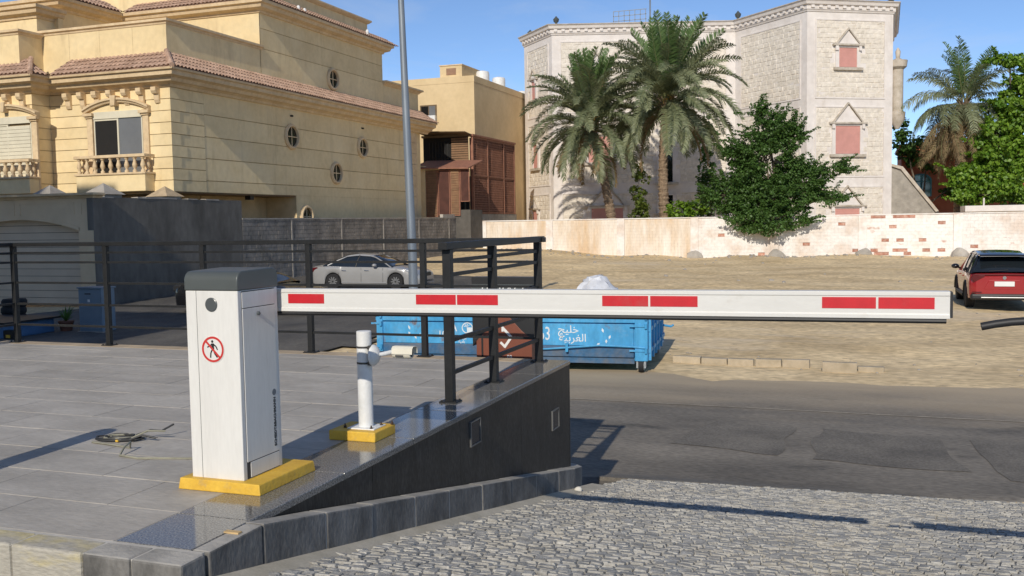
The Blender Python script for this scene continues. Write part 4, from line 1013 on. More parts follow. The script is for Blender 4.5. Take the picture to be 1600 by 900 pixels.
# ================================================================== BUILDINGS
m_cream_w = M("cream_render", (0.72, 0.56, 0.31), 0.85, scale=0.7, col2=(0.83, 0.67, 0.395), bump=0.25, bscale=8, rnd=0.05, fine=0.05, fscale=4, coords='World', lo=0.3, hi=0.7, spot=[((0.40, 0.29, 0.15), 0.9, 0.55, 0.78, 0.55, (1.6, 1.6, 0.22)), ((0.78, 0.66, 0.44), 0.35, 0.5, 0.7, 0.5, (1, 1, 1))])
m_cream_j = M("cream_joint", (0.40, 0.29, 0.155), 0.9, scale=2, coords='World')
m_stone_c = M("sandstone_trim", (0.60, 0.445, 0.265), 0.85, scale=1.5, col2=(0.71, 0.55, 0.345), bump=0.3, bscale=14, fine=0.06, fscale=6, coords='World')
m_rtile = M("clay_roof_tile", (0.36, 0.225, 0.155), 0.85, scale=2.2, col2=(0.54, 0.365, 0.265), fine=0.18, fscale=5, coords='World')
m_wglass = glass_mat("window_glass", (0.010, 0.011, 0.012), 0.04)
m_gglass = M("grey_pane", (0.16, 0.165, 0.17), 0.2, var=0.1, scale=0.8)
m_shut = M("cream_shutter", (0.66, 0.61, 0.47), 0.6, var=0.06, scale=2)
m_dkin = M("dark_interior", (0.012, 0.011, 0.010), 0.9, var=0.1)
m_soff = M("brown_soffit", (0.16, 0.11, 0.06), 0.9, var=0.15)
m_base = M("villa_base", (0.55, 0.42, 0.24), 0.9, scale=1, coords='World')

def roof_tiles(a, b_, up, period, rows, name, par, hip_a=False, hip_b=False):
    """pantiles between eave points a and b_ climbing by vector up; real half-round rows, cut back to the hips"""
    a, b_, up = Vector(a), Vector(b_), Vector(up); L_ = (b_ - a).length; e = (b_ - a).normalized(); nrm = e.cross(up).normalized()
    if nrm.z < 0: nrm = -nrm
    run = hypot(up.x, up.y)
    n = max(1, int(L_ / period)); p = L_ / n; b = MB(); R = p * 0.30
    for k in range(n):
        fmax = 1.02
        if hip_a: fmax = min(fmax, (k + 0.9) * p / run)
        if hip_b: fmax = min(fmax, (n - k - 0.1) * p / run)
        for r_ in range(rows):
            f0, f1 = r_ / rows, min((r_ + 1.12) / rows, fmax)
            if f0 >= fmax: continue
            vs = []
            for f, li in ((f0, 0.045), (f1, 0.012)):
                c = a + e * (p * (k + 0.5)) + up * f
                for q in range(6):
                    t = pi * q / 5
                    vs.append(c + e * (-cos(t) * p * 0.42) + nrm * (sin(t) * R + li + random.uniform(-0.004, 0.004)))
            b.add(vs, [(q, q + 1, q + 7, q + 6) for q in range(5)])
    b.add([a, b_, b_ + up - (e * run if hip_b else e * 0), a + up + (e * run if hip_a else e * 0)], [(0, 1, 2, 3)])
    return b.build(name, m_rtile, par, stuff=True)

# ---- cream villa
V = thing("cream_villa", "large cream villa with brown tiled roofs, arched balcony window and round side windows", "villa", (-30, 34, 0))
XV, YF, XB, YB = -27.5, 33.8, -34.03, 57.0
Z0, ZC = 4.36, 8.78
def vbox(name, m, *q, par=V, bevel=0): b = MB(); b.box(*q); return b.build(name, m, par, bevel=bevel)
vbox("wall", m_cream_j, -50, XV - 0.03, YF + 0.03, YB - 0.03, Z0 + 0.02, 9.4)
vbox("wall", m_cream_j, -50, XB - 0.03, 32.8 + 0.03, YF + 0.03, Z0 + 0.02, 9.4)
vbox("ground_storey", m_base, -50, XV - 1.9, 36.2, 43.3, 0, Z0 + 0.02)
vbox("ground_storey", m_base, -50, XV - 0.02, 43.32, YB - 0.02, 0, Z0 + 0.02)
vbox("ground_storey", m_base, -50, XV - 3.5, 35.0, 36.2, 0, Z0 + 0.02)
vbox("soffit", m_soff, -50, XV - 0.04, YF + 0.05, 43.3, Z0 - 0.05, Z0 + 0.02)
# side wall: five courses cut by recessed joints, the lowest runs down to the ground behind the carport
def course(x0, x1, y0, y1, z0, z1, m=m_cream_w): return vbox("stone_course", m, x0, x1, y0, y1, z0, z1)
zj = [Z0, 4.89, 5.88, 6.85, 7.83, ZC]
for a, c in zip(zj[:-1], zj[1:]): course(XV - 0.03, XV, 36.02, YB, a + 0.018, c - 0.018 if c < ZC else c)
course(XV - 0.03, XV, 43.3, YB, 0.2, Z0 + 0.01)
# corner quoins on both faces and the front courses of half height
zq = [Z0 + 0.015 + i * 0.491 for i in range(10)]
for i in range(9):
    z0, z1 = zq[i], zq[i + 1] - 0.028
    ql = 0.95 if i % 2 else 0.55
    course(XV - 0.03, XV + 0.035, YF - 0.035, YF + ql, z0, z1); course(XV - 0.03, XV + 0.012, YF + ql + 0.02, 36.0, z0, z1)
    xq = XV - (0.55 if i % 2 else 0.95)
    course(xq, XV - 0.032, YF - 0.035, YF + 0.03, z0, z1)
    # front: left of window, right of window
    lo, hi = 5.18, 7.9
    if z1 < lo + 0.1 or z0 > hi: course(XB + 0.0, xq - 0.02, YF - 0.01, YF + 0.03, z0, z1)
    else:
        course(XB + 0.0, -31.85, YF - 0.01, YF + 0.03, z0, z1); course(-28.75, xq - 0.02, YF - 0.01, YF + 0.03, z0, z1)
    # projecting bay on the left
    course(XB - 0.03, XB, 32.82, YF - 0.015, z0, z1)
    course(-34.16 if lo < z0 < hi else -50, XB, 32.8 - 0.01, 32.82, z0, z1)
vbox("window_surround", m_cream_w, -31.85, -28.75, YF + 0.02, YF + 0.04, 5.18, 8.0)
# main arched window
def arched_window(xc, y, w, zb, ztop, shutter):
    """frame, two sliding panes (or a closed shutter), roller box, pilasters, segmental hood with keystone"""
    f = MB(); x0, x1 = xc - w / 2, xc + w / 2
    f.box(x0 - 0.06, x0, y - 0.05, y + 0.02, zb, ztop); f.box(x1, x1 + 0.06, y - 0.05, y + 0.02, zb, ztop); f.box(x0 - 0.06, x1 + 0.06, y - 0.09, y + 0.02, ztop, ztop + 0.30)
    f.box(xc - 0.04, xc + 0.04, y - 0.06, y + 0.02, zb, ztop); f.box(x0, xc - 0.04, y - 0.05, y + 0.02, ztop - 0.08, ztop - 0.001)
    fr = f.build("window_frame", m_shut, V)
    if shutter:
        for k in range(int((ztop - zb) / 0.16)):
            vbox("shutter_slat", m_shut, x0, x1, y - 0.075 , y - 0.052, zb + k * 0.16 + 0.008, zb + k * 0.16 + 0.155, par=fr)
    else:
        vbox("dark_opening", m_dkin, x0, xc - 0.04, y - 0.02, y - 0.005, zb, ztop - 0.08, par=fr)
        vbox("pane", m_gglass, xc + 0.04, x1, y - 0.03, y - 0.015, zb, ztop, par=fr)
    for s_ in (-1, 1):
        b = MB(); xa = xc + s_ * (w / 2 + 0.26); b.box(xa - 0.15, xa + 0.15, y - 0.10, y + 0.02, zb - 0.6, ztop + 0.05); b.box(xa - 0.20, xa + 0.20, y - 0.16, y + 0.02, ztop + 0.05, ztop + 0.13); b.box(xa - 0.26, xa + 0.26, y - 0.24, y + 0.02, ztop + 0.13, ztop + 0.26)
        b.build("pilaster", m_stone_c, V, bevel=0.015)
    W2 = w / 2 + 0.52; rise = 0.42; zc0 = ztop + 0.22
    R = (W2 * W2 + rise * rise) / (2 * rise)
    vs = []; b = MB(); N = 18
    for k in range(N + 1):
        x = -W2 + 2 * W2 * k / N; z = zc0 + sqrt(R * R - x * x) - (R - rise)
        for (dz, dy) in ((0.02, 0.02), (0.02, -0.16), (0.10, -0.20), (0.13, -0.27), (0.22, -0.27), (0.22, 0.02)): vs.append((xc + x, y + dy, z + dz))
    b.add(vs, [(k * 6 + q, k * 6 + (q + 1) % 6, k * 6 + 6 + (q + 1) % 6, k * 6 + 6 + q) for k in range(N) for q in range(6)] + [tuple(range(5, -1, -1)), tuple(range(N * 6, N * 6 + 6))])
    b.build("arched_hood", m_stone_c, V)
    b = MB(); b.prism([(xc - 0.16, zc0 + rise + 0.30), (xc + 0.16, zc0 + rise + 0.30), (xc + 0.10, zc0 + rise - 0.14), (xc - 0.10, zc0 + rise - 0.14)], 'y', y - 0.34, y); b.build("keystone", m_stone_c, V, bevel=0.02)
    vs = []; b = MB()
    pts = [(xc - W2 + 0.2, ztop + 0.30)] + [(xc + (-W2 + 0.2 + (2 * W2 - 0.4) * k / 12), zc0 + sqrt(R * R - (-W2 + 0.2 + (2 * W2 - 0.4) * k / 12) ** 2) - (R - rise) + 0.03) for k in range(13)] + [(xc + W2 - 0.2, ztop + 0.30)]
    b.prism(pts, 'y', y - 0.04, y + 0.02); b.build("tympanum", m_cream_w, V)
def balcony(x0, x1, y, zt_, zb_, zbase):
    vbox("balcony_base", m_cream_w, x0, x1, y - 0.62, y - 0.012, zbase, zb_, bevel=0.02)
    vbox("balcony_ledge", m_stone_c, x0 - 0.06, x1 + 0.06, y - 0.68, y - 0.012, zb_, zb_ + 0.09, bevel=0.02)
    vbox("balcony_rail", m_stone_c, x0 - 0.06, x1 + 0.06, y - 0.68, y - 0.42, zt_ - 0.13, zt_, bevel=0.02)
    for s_, xx in ((-1, x0), (1, x1)):
        vbox("balcony_rail", m_stone_c, xx - 0.02 if s_ > 0 else xx - 0.04, xx + 0.04 if s_ > 0 else xx + 0.02, y - 0.42, y - 0.012, zt_ - 0.125, zt_ - 0.005)
    nb = int((x1 - x0) / 0.44) + 1
    pf = [(0.09, 0), (0.09, 0.07), (0.055, 0.10), (0.05, 0.14), (0.10, 0.22), (0.105, 0.28), (0.06, 0.42), (0.05, 0.48), (0.085, 0.51), (0.085, 0.565)]
    k = (zt_ - 0.13 - zb_ - 0.09) / 0.565
    for i in range(nb):
        b = MB(); b.lathe([(r_, h_ * k) for r_, h_ in pf], (x0 + 0.14 + (x1 - x0 - 0.28) * i / (nb - 1), y - 0.55, zb_ + 0.09), 8); b.build("baluster", m_stone_c, V, smooth=50)
    for xx in (x0 + 0.14, x1 - 0.14):
        b = MB(); b.lathe([(r_, h_ * k) for r_, h_ in pf], (xx, y - 0.25, zb_ + 0.09), 8); b.build("baluster", m_stone_c, V, smooth=50)
arched_window(-30.27, YF, 2.5, 5.15, 7.60, False)
balcony(-32.15, -28.45, YF, 5.98, 5.12, 4.40)
arched_window(-35.45, 32.8, 2.6, 5.0, 7.50, True)
balcony(-37.4, -33.75, 32.8, 5.9, 5.05, 4.40)
vbox("base_band", m_stone_c, XB, XV + 0.05, YF - 0.06, YF + 0.02, Z0 - 0.06, Z0 + 0.014)
# cornice, corbels, eaves and tiles
path = [(-52, 32.8), (XB, 32.8), (XB, YF), (XV, YF), (XV, YB), (-52, YB)]
corn = [(-0.06, ZC), (0.10, ZC), (0.16, ZC + 0.10), (0.30, ZC + 0.17), (0.42, ZC + 0.19), (0.50, ZC + 0.33), (0.72, ZC + 0.40), (0.74, ZC + 0.58), (0.84, ZC + 0.60), (0.86, ZC + 0.68), (-0.06, ZC + 0.68)]
b = MB(); b.sweep(path, corn, right=True); b.build("cornice", m_stone_c, V)
for i in range(7):
    x = -32.9 + i * 0.80
    b = MB(); b.prism([(YF - 0.012, 8.10), (YF - 0.012, ZC), (YF - 0.34, ZC), (YF - 0.34, 8.62), (YF - 0.26, 8.50), (YF - 0.16, 8.48), (YF - 0.14, 8.25), (YF - 0.08, 8.12)], 'x', x - 0.13, x + 0.13); b.build("corbel", m_stone_c, V, bevel=0.02)
for i in range(5):
    x = -34.5 - i * 0.80
    b = MB(); b.prism([(32.788, 8.10), (32.788, ZC), (32.46, ZC), (32.46, 8.62), (32.54, 8.50), (32.64, 8.48), (32.66, 8.25), (32.72, 8.12)], 'x', x - 0.13, x + 0.13); b.build("corbel", m_stone_c, V, bevel=0.02)
ZE = ZC + 0.68; E = 0.86
roof_tiles((XV + E, YF - E, ZE), (XV + E, 59.6, ZE), (-1.35, 0, 0.86), 0.23, 4, "roof_tiles", V, hip_a=True)
roof_tiles((XB + E, YF - E, ZE), (XV + E, YF - E, ZE), (0, 1.35, 0.86), 0.23, 4, "roof_tiles", V, hip_b=True)
roof_tiles((XB + E, 32.8 - E, ZE), (XB + E, YF - E, ZE), (-1.35, 0, 0.86), 0.23, 4, "roof_tiles", V, hip_a=True)
roof_tiles((-46, 32.8 - E, ZE), (XB + E, 32.8 - E, ZE), (0, 1.35, 0.86), 0.23, 4, "roof_tiles", V, hip_b=True)
b = MB(); b.tube([(XV + E, YF - E, ZE + 0.05), (XV - 0.45, YF + 0.45, ZE + 0.93)], 0.11, 8); b.build("hip_tiles", m_rtile, V)
b = MB(); b.tube([(XB + E, 32.8 - E, ZE + 0.05), (XB - 0.45, 33.3, ZE + 0.93)], 0.11, 8); b.build("hip_tiles", m_rtile, V)
# terrace parapet
XU = -27.9
vbox("parapet", m_cream_w, -36.3, XU - 0.005, 34.22, 34.5, ZE, 11.52); vbox("parapet", m_cream_w, XU - 0.28, XU - 0.005, 34.5, 41.07, ZE, 11.52)
vbox("parapet", m_cream_w, -35.0, -34.72, 32.9, 34.22, ZE, 11.38); vbox("parapet", m_cream_w, -50, -35.0, 32.9, 33.2, ZE, 11.38)
cop = [(-0.30, 11.52), (0.03, 11.52), (0.05, 11.60), (0.14, 11.64), (0.14, 11.74), (-0.30, 11.74)]
b = MB(); b.sweep([(-34.95, 34.22), (XU, 34.22), (XU, 41.25)], cop, right=True); b.build("coping", m_stone_c, V)
b = MB(); b.sweep([(-50, 32.9), (-34.72, 32.9), (-34.72, 34.2)], [(o, z - 0.14) for o, z in cop], right=True); b.build("coping", m_stone_c, V)
for x in (-33.2, -31.5, -29.7): vbox("parapet_joint", m_cream_j, x, x + 0.012, 34.217, 34.225, ZE + 0.9, 11.5)
vbox("terrace_floor", m_base, -50, XU - 0.2, 34.4, 57, ZE, ZE + 0.12)
# upper block
YU0, YU1, ZU = 41.1, 54.1, 13.32
vbox("upper_wall", m_cream_j, -50, XU - 0.03, YU0 + 0.03, YU1, ZE, ZU + 0.6)
for a, c in ((10.2, 11.60), (11.60, 12.58), (12.58, ZU)): course(XU - 0.03, XU, YU0, YU1, a + 0.014, c - 0.014 if c < ZU else c)
course(-50, XU, YU0 - 0.02, YU0 + 0.03, ZE + 0.1, ZU)
# wing that comes forward on the left
XW = -36.3
vbox("upper_wall", m_cream_w, -52, XW, 36.85, YU0, ZE, ZU + 0.55); vbox("upper_wall", m_cream_w, -52, XW - 0.0, 35.5, 36.9, ZE, ZU - 0.5)
vbox("pilaster", m_cream_w, -38.2, XW + 0.25, 36.55, 36.85, ZE, ZU)
c2 = [(-0.05, ZU), (0.08, ZU), (0.12, ZU + 0.10), (0.28, ZU + 0.16), (0.38, ZU + 0.20), (0.44, ZU + 0.36), (0.56, ZU + 0.40), (0.58, ZU + 0.54), (-0.05, ZU + 0.54)]
up = [(-52, 36.85), (XW, 36.85), (XW, YU0), (XU, YU0), (XU, YU1), (-52, YU1)]
b = MB(); b.sweep(up, c2, right=True); b.build("upper_cornice", m_stone_c, V)
b = MB(); b.sweep([(-52, 35.5), (XW, 35.5), (XW, 36.9)], [(o * 0.8, z - 0.6) for o, z in c2], right=True); b.build("upper_cornice", m_stone_c, V)
ZT = ZU + 0.54
roof_tiles((XU + 0.58, YU0 - 0.58, ZT), (XU + 0.58, YU1 + 1.1, ZT), (-1.1, 0, 0.62), 0.23, 3, "roof_tiles", V, hip_a=True)
roof_tiles((XW + 0.6, YU0 - 0.58, ZT), (XU + 0.58, YU0 - 0.58, ZT), (0, 1.1, 0.62), 0.23, 3, "roof_tiles", V, hip_b=True)
roof_tiles((XW + 0.58, 36.85 - 0.58, ZT), (XW + 0.58, YU0 - 0.58, ZT), (-1.1, 0, 0.62), 0.23, 3, "roof_tiles", V)
vbox("roof_parapet", m_cream_w, -50, XU - 0.55, YU0 + 0.5, YU1 - 0.8, ZT, 15.05)
b = MB(); b.sweep([(-50, YU0 + 0.5), (XU - 0.55, YU0 + 0.5), (XU - 0.55, YU1 - 0.8), (-50, YU1 - 0.8)], [(-0.2, 15.05), (0.06, 15.05), (0.22, 15.18), (0.22, 15.26), (-0.2, 15.26)], right=True); b.build("coping", m_stone_c, V)
# low block behind
vbox("upper_wall", m_cream_w, -40, XU - 0.02, YU1, 59.2, ZE, 11.45)
b = MB(); b.sweep([(XU - 0.02, YU1 + 0.02), (XU - 0.02, 59.2), (-40, 59.2)], [(-0.1, 11.45), (0.05, 11.45), (0.18, 11.58), (0.3, 11.62), (0.3, 11.72), (-0.1, 11.72)], right=True); b.build("coping", m_stone_c, V)
vbox("wall", m_cream_w, -45, XV - 0.25, YB, 59.0, 0, ZC + 0.4)
b = MB(); b.sweep([(XV, YB - 0.02), (XV, 59.5)], [(o * 0.99, z + 0.004) for o, z in corn], right=True); b.build("cornice", m_stone_c, V)
for i in range(8): course(XV - 0.25, XV - 0.02, YB + 0.05, 58.0, 3.2 + i * 0.7, 3.88 + i * 0.7, m_stone_c)
# round windows with stone rings and a cross of glazing bars
def round_window(y, z, r, x):
    b = MB(); b.lathe([(r + 0.16, -0.02), (r + 0.16, 0.07), (r + 0.10, 0.14), (r + 0.03, 0.14), (r, 0.06), (r, -0.02)], (x, y, z), 28, 'x'); f = b.build("round_window", m_stone_c, V, smooth=35)
    b = MB(); b.lathe([(r, 0.0), (r, 0.012)], (x, y, z), 24, 'x'); b.build("pane", m_wglass, f)
    b = MB(); b.box(x + 0.01, x + 0.05, y - r, y + r, z - 0.022, z + 0.022); b.box(x + 0.012, x + 0.048, y - 0.022, y + 0.022, z - r, z + r); b.build("glazing_bars", m_stone_c, f)
round_window(43.0, 7.38, 0.50, XV); round_window(47.4, 5.70, 0.47, XV); round_window(50.5, 7.32, 0.47, XV); round_window(48.0, 10.98, 0.47, XU); round_window(44.2, 3.28, 0.45, XV)
for y, z in ((43.0, 8.45), (50.5, 8.45)):
    b = MB(); b.tube([(XV - 0.01, y, z), (XV + 0.14, y, z - 0.02)], 0.05, 8); b.build("drain_spout", m_dark, V)
for y, z in ((44.3, 14.15), (44.9, 14.12), (51.8, 14.25)):
    b = MB(); b.sphere((XU + 0.25, y, z), (0.10, 0.10, 0.16), 8, 6); b.box(XU + 0.15, XU + 0.35, y - 0.1, y + 0.1, z - 0.25, z - 0.1); b.build("roof_lamp", m_wdirty, V, smooth=50)
b = MB(); b.lathe([(0.12, 0), (0.12, 0.5), (0.18, 0.55), (0.18, 0.75)], (-28.9, 48.0, 15.2), 8); b.build("vent_pipe", m_galv, V)
# carport void in the side wall
vbox("carport_wall", m_base, XV - 1.9, XV - 1.85, 38.0, 43.3, 0, Z0)
vbox("carport_lamp", m_dark, XV - 0.6, XV - 0.3, 39.7, 40.0, Z0 - 0.25, Z0 - 0.05)

# ---- garage front of the villa
m_gar = M("garage_render", (0.66, 0.51, 0.33), 0.85, scale=1, col2=(0.76, 0.60, 0.40), bump=0.2, coords='World')
m_gdoor = M("garage_door", (0.62, 0.51, 0.385), 0.6, var=0.06, scale=1, coords='World')
G = thing("garage_front", "beige garage front with a low arch and closed grey roller door", "garage", (-29, 27.8, 0))
def gbox(name, m, *q, par=G, bevel=0): b = MB(); b.box(*q); return b.build(name, m, par, bevel=bevel)
gbox("pillar", m_gar, -26.70, -26.02, 27.55, 28.0, 0, 2.78); gbox("pillar", m_gar, -34.0, -32.4, 27.55, 28.0, 0, 2.78)
xa0, xa1 = -32.4, -26.70; pts = []
for k in range(17):
    x = xa0 + (xa1 - xa0) * k / 16; u = (x - (xa0 + xa1) / 2) / ((xa1 - xa0) / 2); pts.append((x, 2.78 + 0.42 * (1 - u * u)))
b = MB(); b.prism([(-34.0, 2.782), (xa0 - 0.001, 2.782)] + pts + [(-26.02, 2.782), (-26.02, 3.95), (-34.0, 3.95)], 'y', 27.6, 28.0); b.build("arch_wall", m_gar, G)
vs = []; b = MB()
for x, z in pts:
    for dy, dz in ((-0.03, 0), (-0.03, 0.12), (0.0, 0.12), (0.0, 0)): vs.append((x, 27.6 + dy, z + dz))
b.add(vs, [(k * 4 + q, k * 4 + (q + 1) % 4, k * 4 + 4 + (q + 1) % 4, k * 4 + 4 + q) for k in range(16) for q in range(4)]); b.build("arch_moulding", m_gar, G)
for x0, x1 in ((-26.60, -26.12), (-29.5, -26.9), (-32.3, -29.75)):
    b = MB(); b.box(x0, x1, 27.585, 27.61, 3.78, 3.82); b.box(x0, x0 + 0.04, 27.586, 27.61, 3.36, 3.78); b.box(x1 - 0.04, x1, 27.586, 27.61, 3.36, 3.78); b.build("panel_moulding", m_gar, G)
b = MB(); b.sweep([(-34.2, 27.6), (-26.02, 27.6), (-26.02, 28.0)], [(-0.3, 3.95), (0.04, 3.95), (0.08, 4.02), (0.2, 4.06), (0.2, 4.14), (-0.3, 4.14)], right=True); b.build("coping", m_stone_c, G)
for k in range(12): gbox("roller_slat", m_gdoor, xa0, xa1, 27.86, 27.885, 0.02 + k * 0.27, 0.275 + k * 0.27)
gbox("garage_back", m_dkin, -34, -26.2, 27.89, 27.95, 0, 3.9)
for x, y, m_ in ((-29.6, 29.2, m_conc), (-27.0, 29.2, m_conc), (-27.3, 33.0, m_tan)):
    b = MB(); b.add([(x - 0.55, y - 0.55, 4.12), (x + 0.55, y - 0.55, 4.12), (x + 0.55, y + 0.55, 4.12), (x - 0.55, y + 0.55, 4.12), (x, y, 4.56)], [(0, 1, 4), (1, 2, 4), (2, 3, 4), (3, 0, 4), (3, 2, 1, 0)]); b.build("pyramid_cap", m_, G)
    gbox("cap_pier", m_conc, x - 0.45, x + 0.45, y - 0.45, y + 0.45, 3.0, 4.12)

# ---- boundary walls along the lane side of the villa
m_rend = M("dark_render", (0.105, 0.096, 0.082), 0.9, scale=0.9, col2=(0.215, 0.198, 0.172), stretch=(1, 1, 0.45), bump=0.5, bscale=10, fine=0.12, fscale=5, coords='World', lo=0.35, hi=0.8)
m_block = M("grey_block", (0.17, 0.155, 0.135), 0.92, scale=1.2, col2=(0.30, 0.27, 0.235), bump=0.7, bscale=14, rnd=0.08, fine=0.12, fscale=6, coords='World')
m_mort = M("block_mortar", (0.10, 0.092, 0.082), 0.95, scale=2, coords='World')
W1 = thing("boundary_wall", "tall dark grey rendered wall with a rough pale top edge beside the garage", "wall", (-26, 32, 0))
b = MB(); b.box(-26.28, -26.0, 27.56, 36.45, 0, 3.98); b.build("render", m_rend, W1)
b = MB(); y = 27.6
while y < 36.3:
    l_ = random.uniform(0.4, 1.1)
    if random.random() < 0.75: b.box(-26.29, -25.985, y, min(y + l_, 36.44), 3.96, 3.99 + random.uniform(0.0, 0.05))
    y += l_
b.rough(0, 0.02, 3); b.build("mortar_edge", m_conc, W1, stuff=True)
m_stain = M("lime_stain", (0.20, 0.20, 0.20), 0.95, scale=3, var=0.3, coords='World')
W2 = thing("block_wall", "long grey concrete block wall behind the silver sedan", "wall", (-26, 50, 0))
b = MB(); b.box(-26.22, -26.02, 36.46, 63.0, 0, 3.12); b.build("core", m_mort, W2)
big = MB(); cnt = 0; row = 0; z = 0.02
while z < 3.05:
    y = 36.47 - (0.2 if row % 2 else 0)
    while y < 62.9:
        y0, y1 = max(y, 36.47), min(y + 0.385, 62.95)
        big.box(-26.03, -26.0 + random.uniform(-0.006, 0.010), y0, y1, z, min(z + 0.188, 3.13)); y += 0.40
    z += 0.20; row += 1
big.build("blocks", m_block, W2, stuff=True)
for y in (40.4, 45.2, 50.0, 54.8, 59.5):
    b = MB(); b.box(-26.02, -25.975, y, y + 0.10, 0, 3.12); b.build("column_strip", m_conc, W2)
b = MB(); b.box(-26.26, -25.97, 36.46, 63.0, 3.13, 3.19); b.rough(0, 0.02, 2); b.build("capping", m_conc, W2)
b = MB(); b.box(-26.22, -26.0, 58.6, 63.0, 3.19, 3.40); b.build("raised_course", m_conc, W2)

# ---- electricity cabinet, plant pot and other things by the garage
m_ecab = M("grey_blue_cabinet", (0.17, 0.225, 0.275), 0.5, var=0.08, scale=2)
t = thing("electrical_cabinet", "grey blue electrical cabinet standing by the garage pillar", "cabinet", (-19.6, 20.8, 0))
b = MB(); b.box(-19.98, -19.20, 20.5, 21.0, 0.06, 1.22); h = b.build("housing", m_ecab, t, bevel=0.01)
b = MB(); b.box(-20.01, -19.17, 20.47, 21.03, 1.22, 1.26); b.build("lid", m_ecab, t, bevel=0.008)
b = MB(); b.box(-19.96, -19.22, 20.488, 20.50, 0.12, 1.18); d = b.build("door", m_ecab, t, bevel=0.004)
b = MB(); b.box(-19.66, -19.58, 20.484, 20.489, 0.86, 0.93); b.build("warning_label", m_plate, d)
b = MB(); b.box(-19.75, -19.55, 20.484, 20.489, 1.06, 1.10); b.build("label", m_gap, d)
b = MB(); b.box(-20.02, -19.16, 20.46, 21.04, -0.05, 0.06); b.build("base", m_conc, t)
# blue flat trolley at the left edge
t = thing("blue_crate", "low blue plastic tank with a black rim at the left edge behind the railing", "crate", (-21.6, 19.6, 0))
b = MB(); b.box(-24.2, -20.75, 18.7, 20.4, 0.02, 0.42); b.build("tank", M("tank_blue", (0.07, 0.16, 0.30), 0.5, var=0.15), t, bevel=0.05)
b = MB(); b.box(-24.25, -20.6, 18.6, 20.5, 0.42, 0.47); b.build("rim", m_dark, t, bevel=0.01)
b = MB(); b.box(-20.75, -20.35, 18.7, 18.9, 0.05, 0.26); b.build("hitch", m_dark, t); b = MB(); b.box(-20.66, -20.52, 18.69, 18.70, 0.07, 0.15); b.build("yellow_tag", m_yellow, t)
t = thing("tyre_stack", "stack of old black tyres at the left edge of the picture", "tyres", (-22.65, 20.9, 0))
for k in range(4):
    b = MB(); b.lathe([(0.20, 0.02), (0.30, 0.0), (0.34, 0.06), (0.34, 0.16), (0.30, 0.22), (0.20, 0.20)], (-22.72 + random.uniform(-.03, .03), 20.9, 0.22 * k + 0.0), 20); b.build("tyre", m_tyre, t, smooth=50)

# ---- beige block behind the villa
m_beige = M("beige_render", (0.60, 0.45, 0.25), 0.88, scale=0.5, col2=(0.68, 0.52, 0.30), bump=0.2, bscale=5, fine=0.04, fscale=3, coords='World')
BB = thing("beige_building", "plain beige flat roofed building behind the villa with a small roof hut and water tanks", "building", (-30, 72, 0))
def bb(name, m, *q, par=BB, bevel=0): b = MB(); b.box(*q); return b.build(name, m, par, bevel=bevel)
bb("wall", m_beige, -42, -27.8, 69.0, 86, 0, 13.55); bb("parapet", m_beige, -42, -27.78, 68.98, 86.02, 13.56, 14.05)
bb("roof_hut", m_beige, -30.75, -28.9, 69.3, 73.5, 14.05, 14.95); bb("hut_slab", m_stone_c, -30.8, -28.85, 69.25, 73.6, 14.95, 15.03)
bb("hut_shutter", M("brown_shutter", (0.30, 0.17, 0.10), 0.7, var=0.1), -30.2, -29.4, 69.26, 69.30, 14.25, 14.75)
wf = bb("window", m_soff, -32.35, -30.95, 68.93, 68.99, 10.75, 12.0)
bb("pane", m_wglass, -32.25, -31.65, 68.915, 68.93, 10.85, 11.9, par=wf); bb("pane", m_gglass, -31.58, -31.05, 68.915, 68.93, 11.2, 11.9, par=wf)
bb("ac_unit", m_wdirty, -31.6, -30.95, 68.6, 68.91, 10.75, 11.15)
for y in (72.6, 76.3, 82.2, 84.3):
    b = MB(); b.lathe([(0.5, 0), (0.55, 0.05), (0.55, 0.75), (0.5, 0.9), (0.1, 1.0)], (-28.5, y, 13.95 if y < 80 else 13.5), 14); b.build("water_tank", m_wdirty, BB, smooth=40)

# ---- brown timber screens on the neighbour's wall
m_lat = M("lattice_timber", (0.30, 0.135, 0.085), 0.75, var=0.15, scale=3, coords='World')
m_latd = M("lattice_dark", (0.075, 0.028, 0.020), 0.85, var=0.2, scale=2, coords='World')
m_louv = M("louvre_brown", (0.22, 0.125, 0.065), 0.7, var=0.15, scale=3, coords='World', rnd=0.1)
S = thing("timber_screen", "tall red brown timber lattice and louvred screen between the villa and the palms", "screen", (-26, 66, 3))
def sb_(name, m, *q, par=S, bevel=0): b = MB(); b.box(*q); return b.build(name, m, par, bevel=bevel)
sb_("base_wall", m_conc, -26.3, -26.0, 64.1, 73.2, 0, 3.42)
sb_("backing", m_latd, -26.22, -26.12, 64.0, 72.9, 3.42, 8.85)
for y in (64.0, 66.9, 70.3, 72.75): sb_("post", m_lat, -26.12, -25.96, y, y + 0.16, 3.42, 8.95)
for z in (3.45, 6.15, 8.85): sb_("rail", m_lat, -26.10, -25.98, 64.16, 72.75, z, z + 0.12)
b = MB()
for k in range(30):
    z = 3.66 + k * 0.172
    b.box(-26.08, -26.02, 64.17, 72.74, z, z + 0.05)
for k in range(34):
    y = 64.3 + k * 0.25
    b.box(-26.06, -26.00, y, y + 0.05, 3.6, 8.84)
b.build("lattice", m_lat, S, stuff=True)
sb_("cap", m_lat, -26.4, -25.9, 63.9, 73.0, 8.97, 9.12, bevel=0.02)
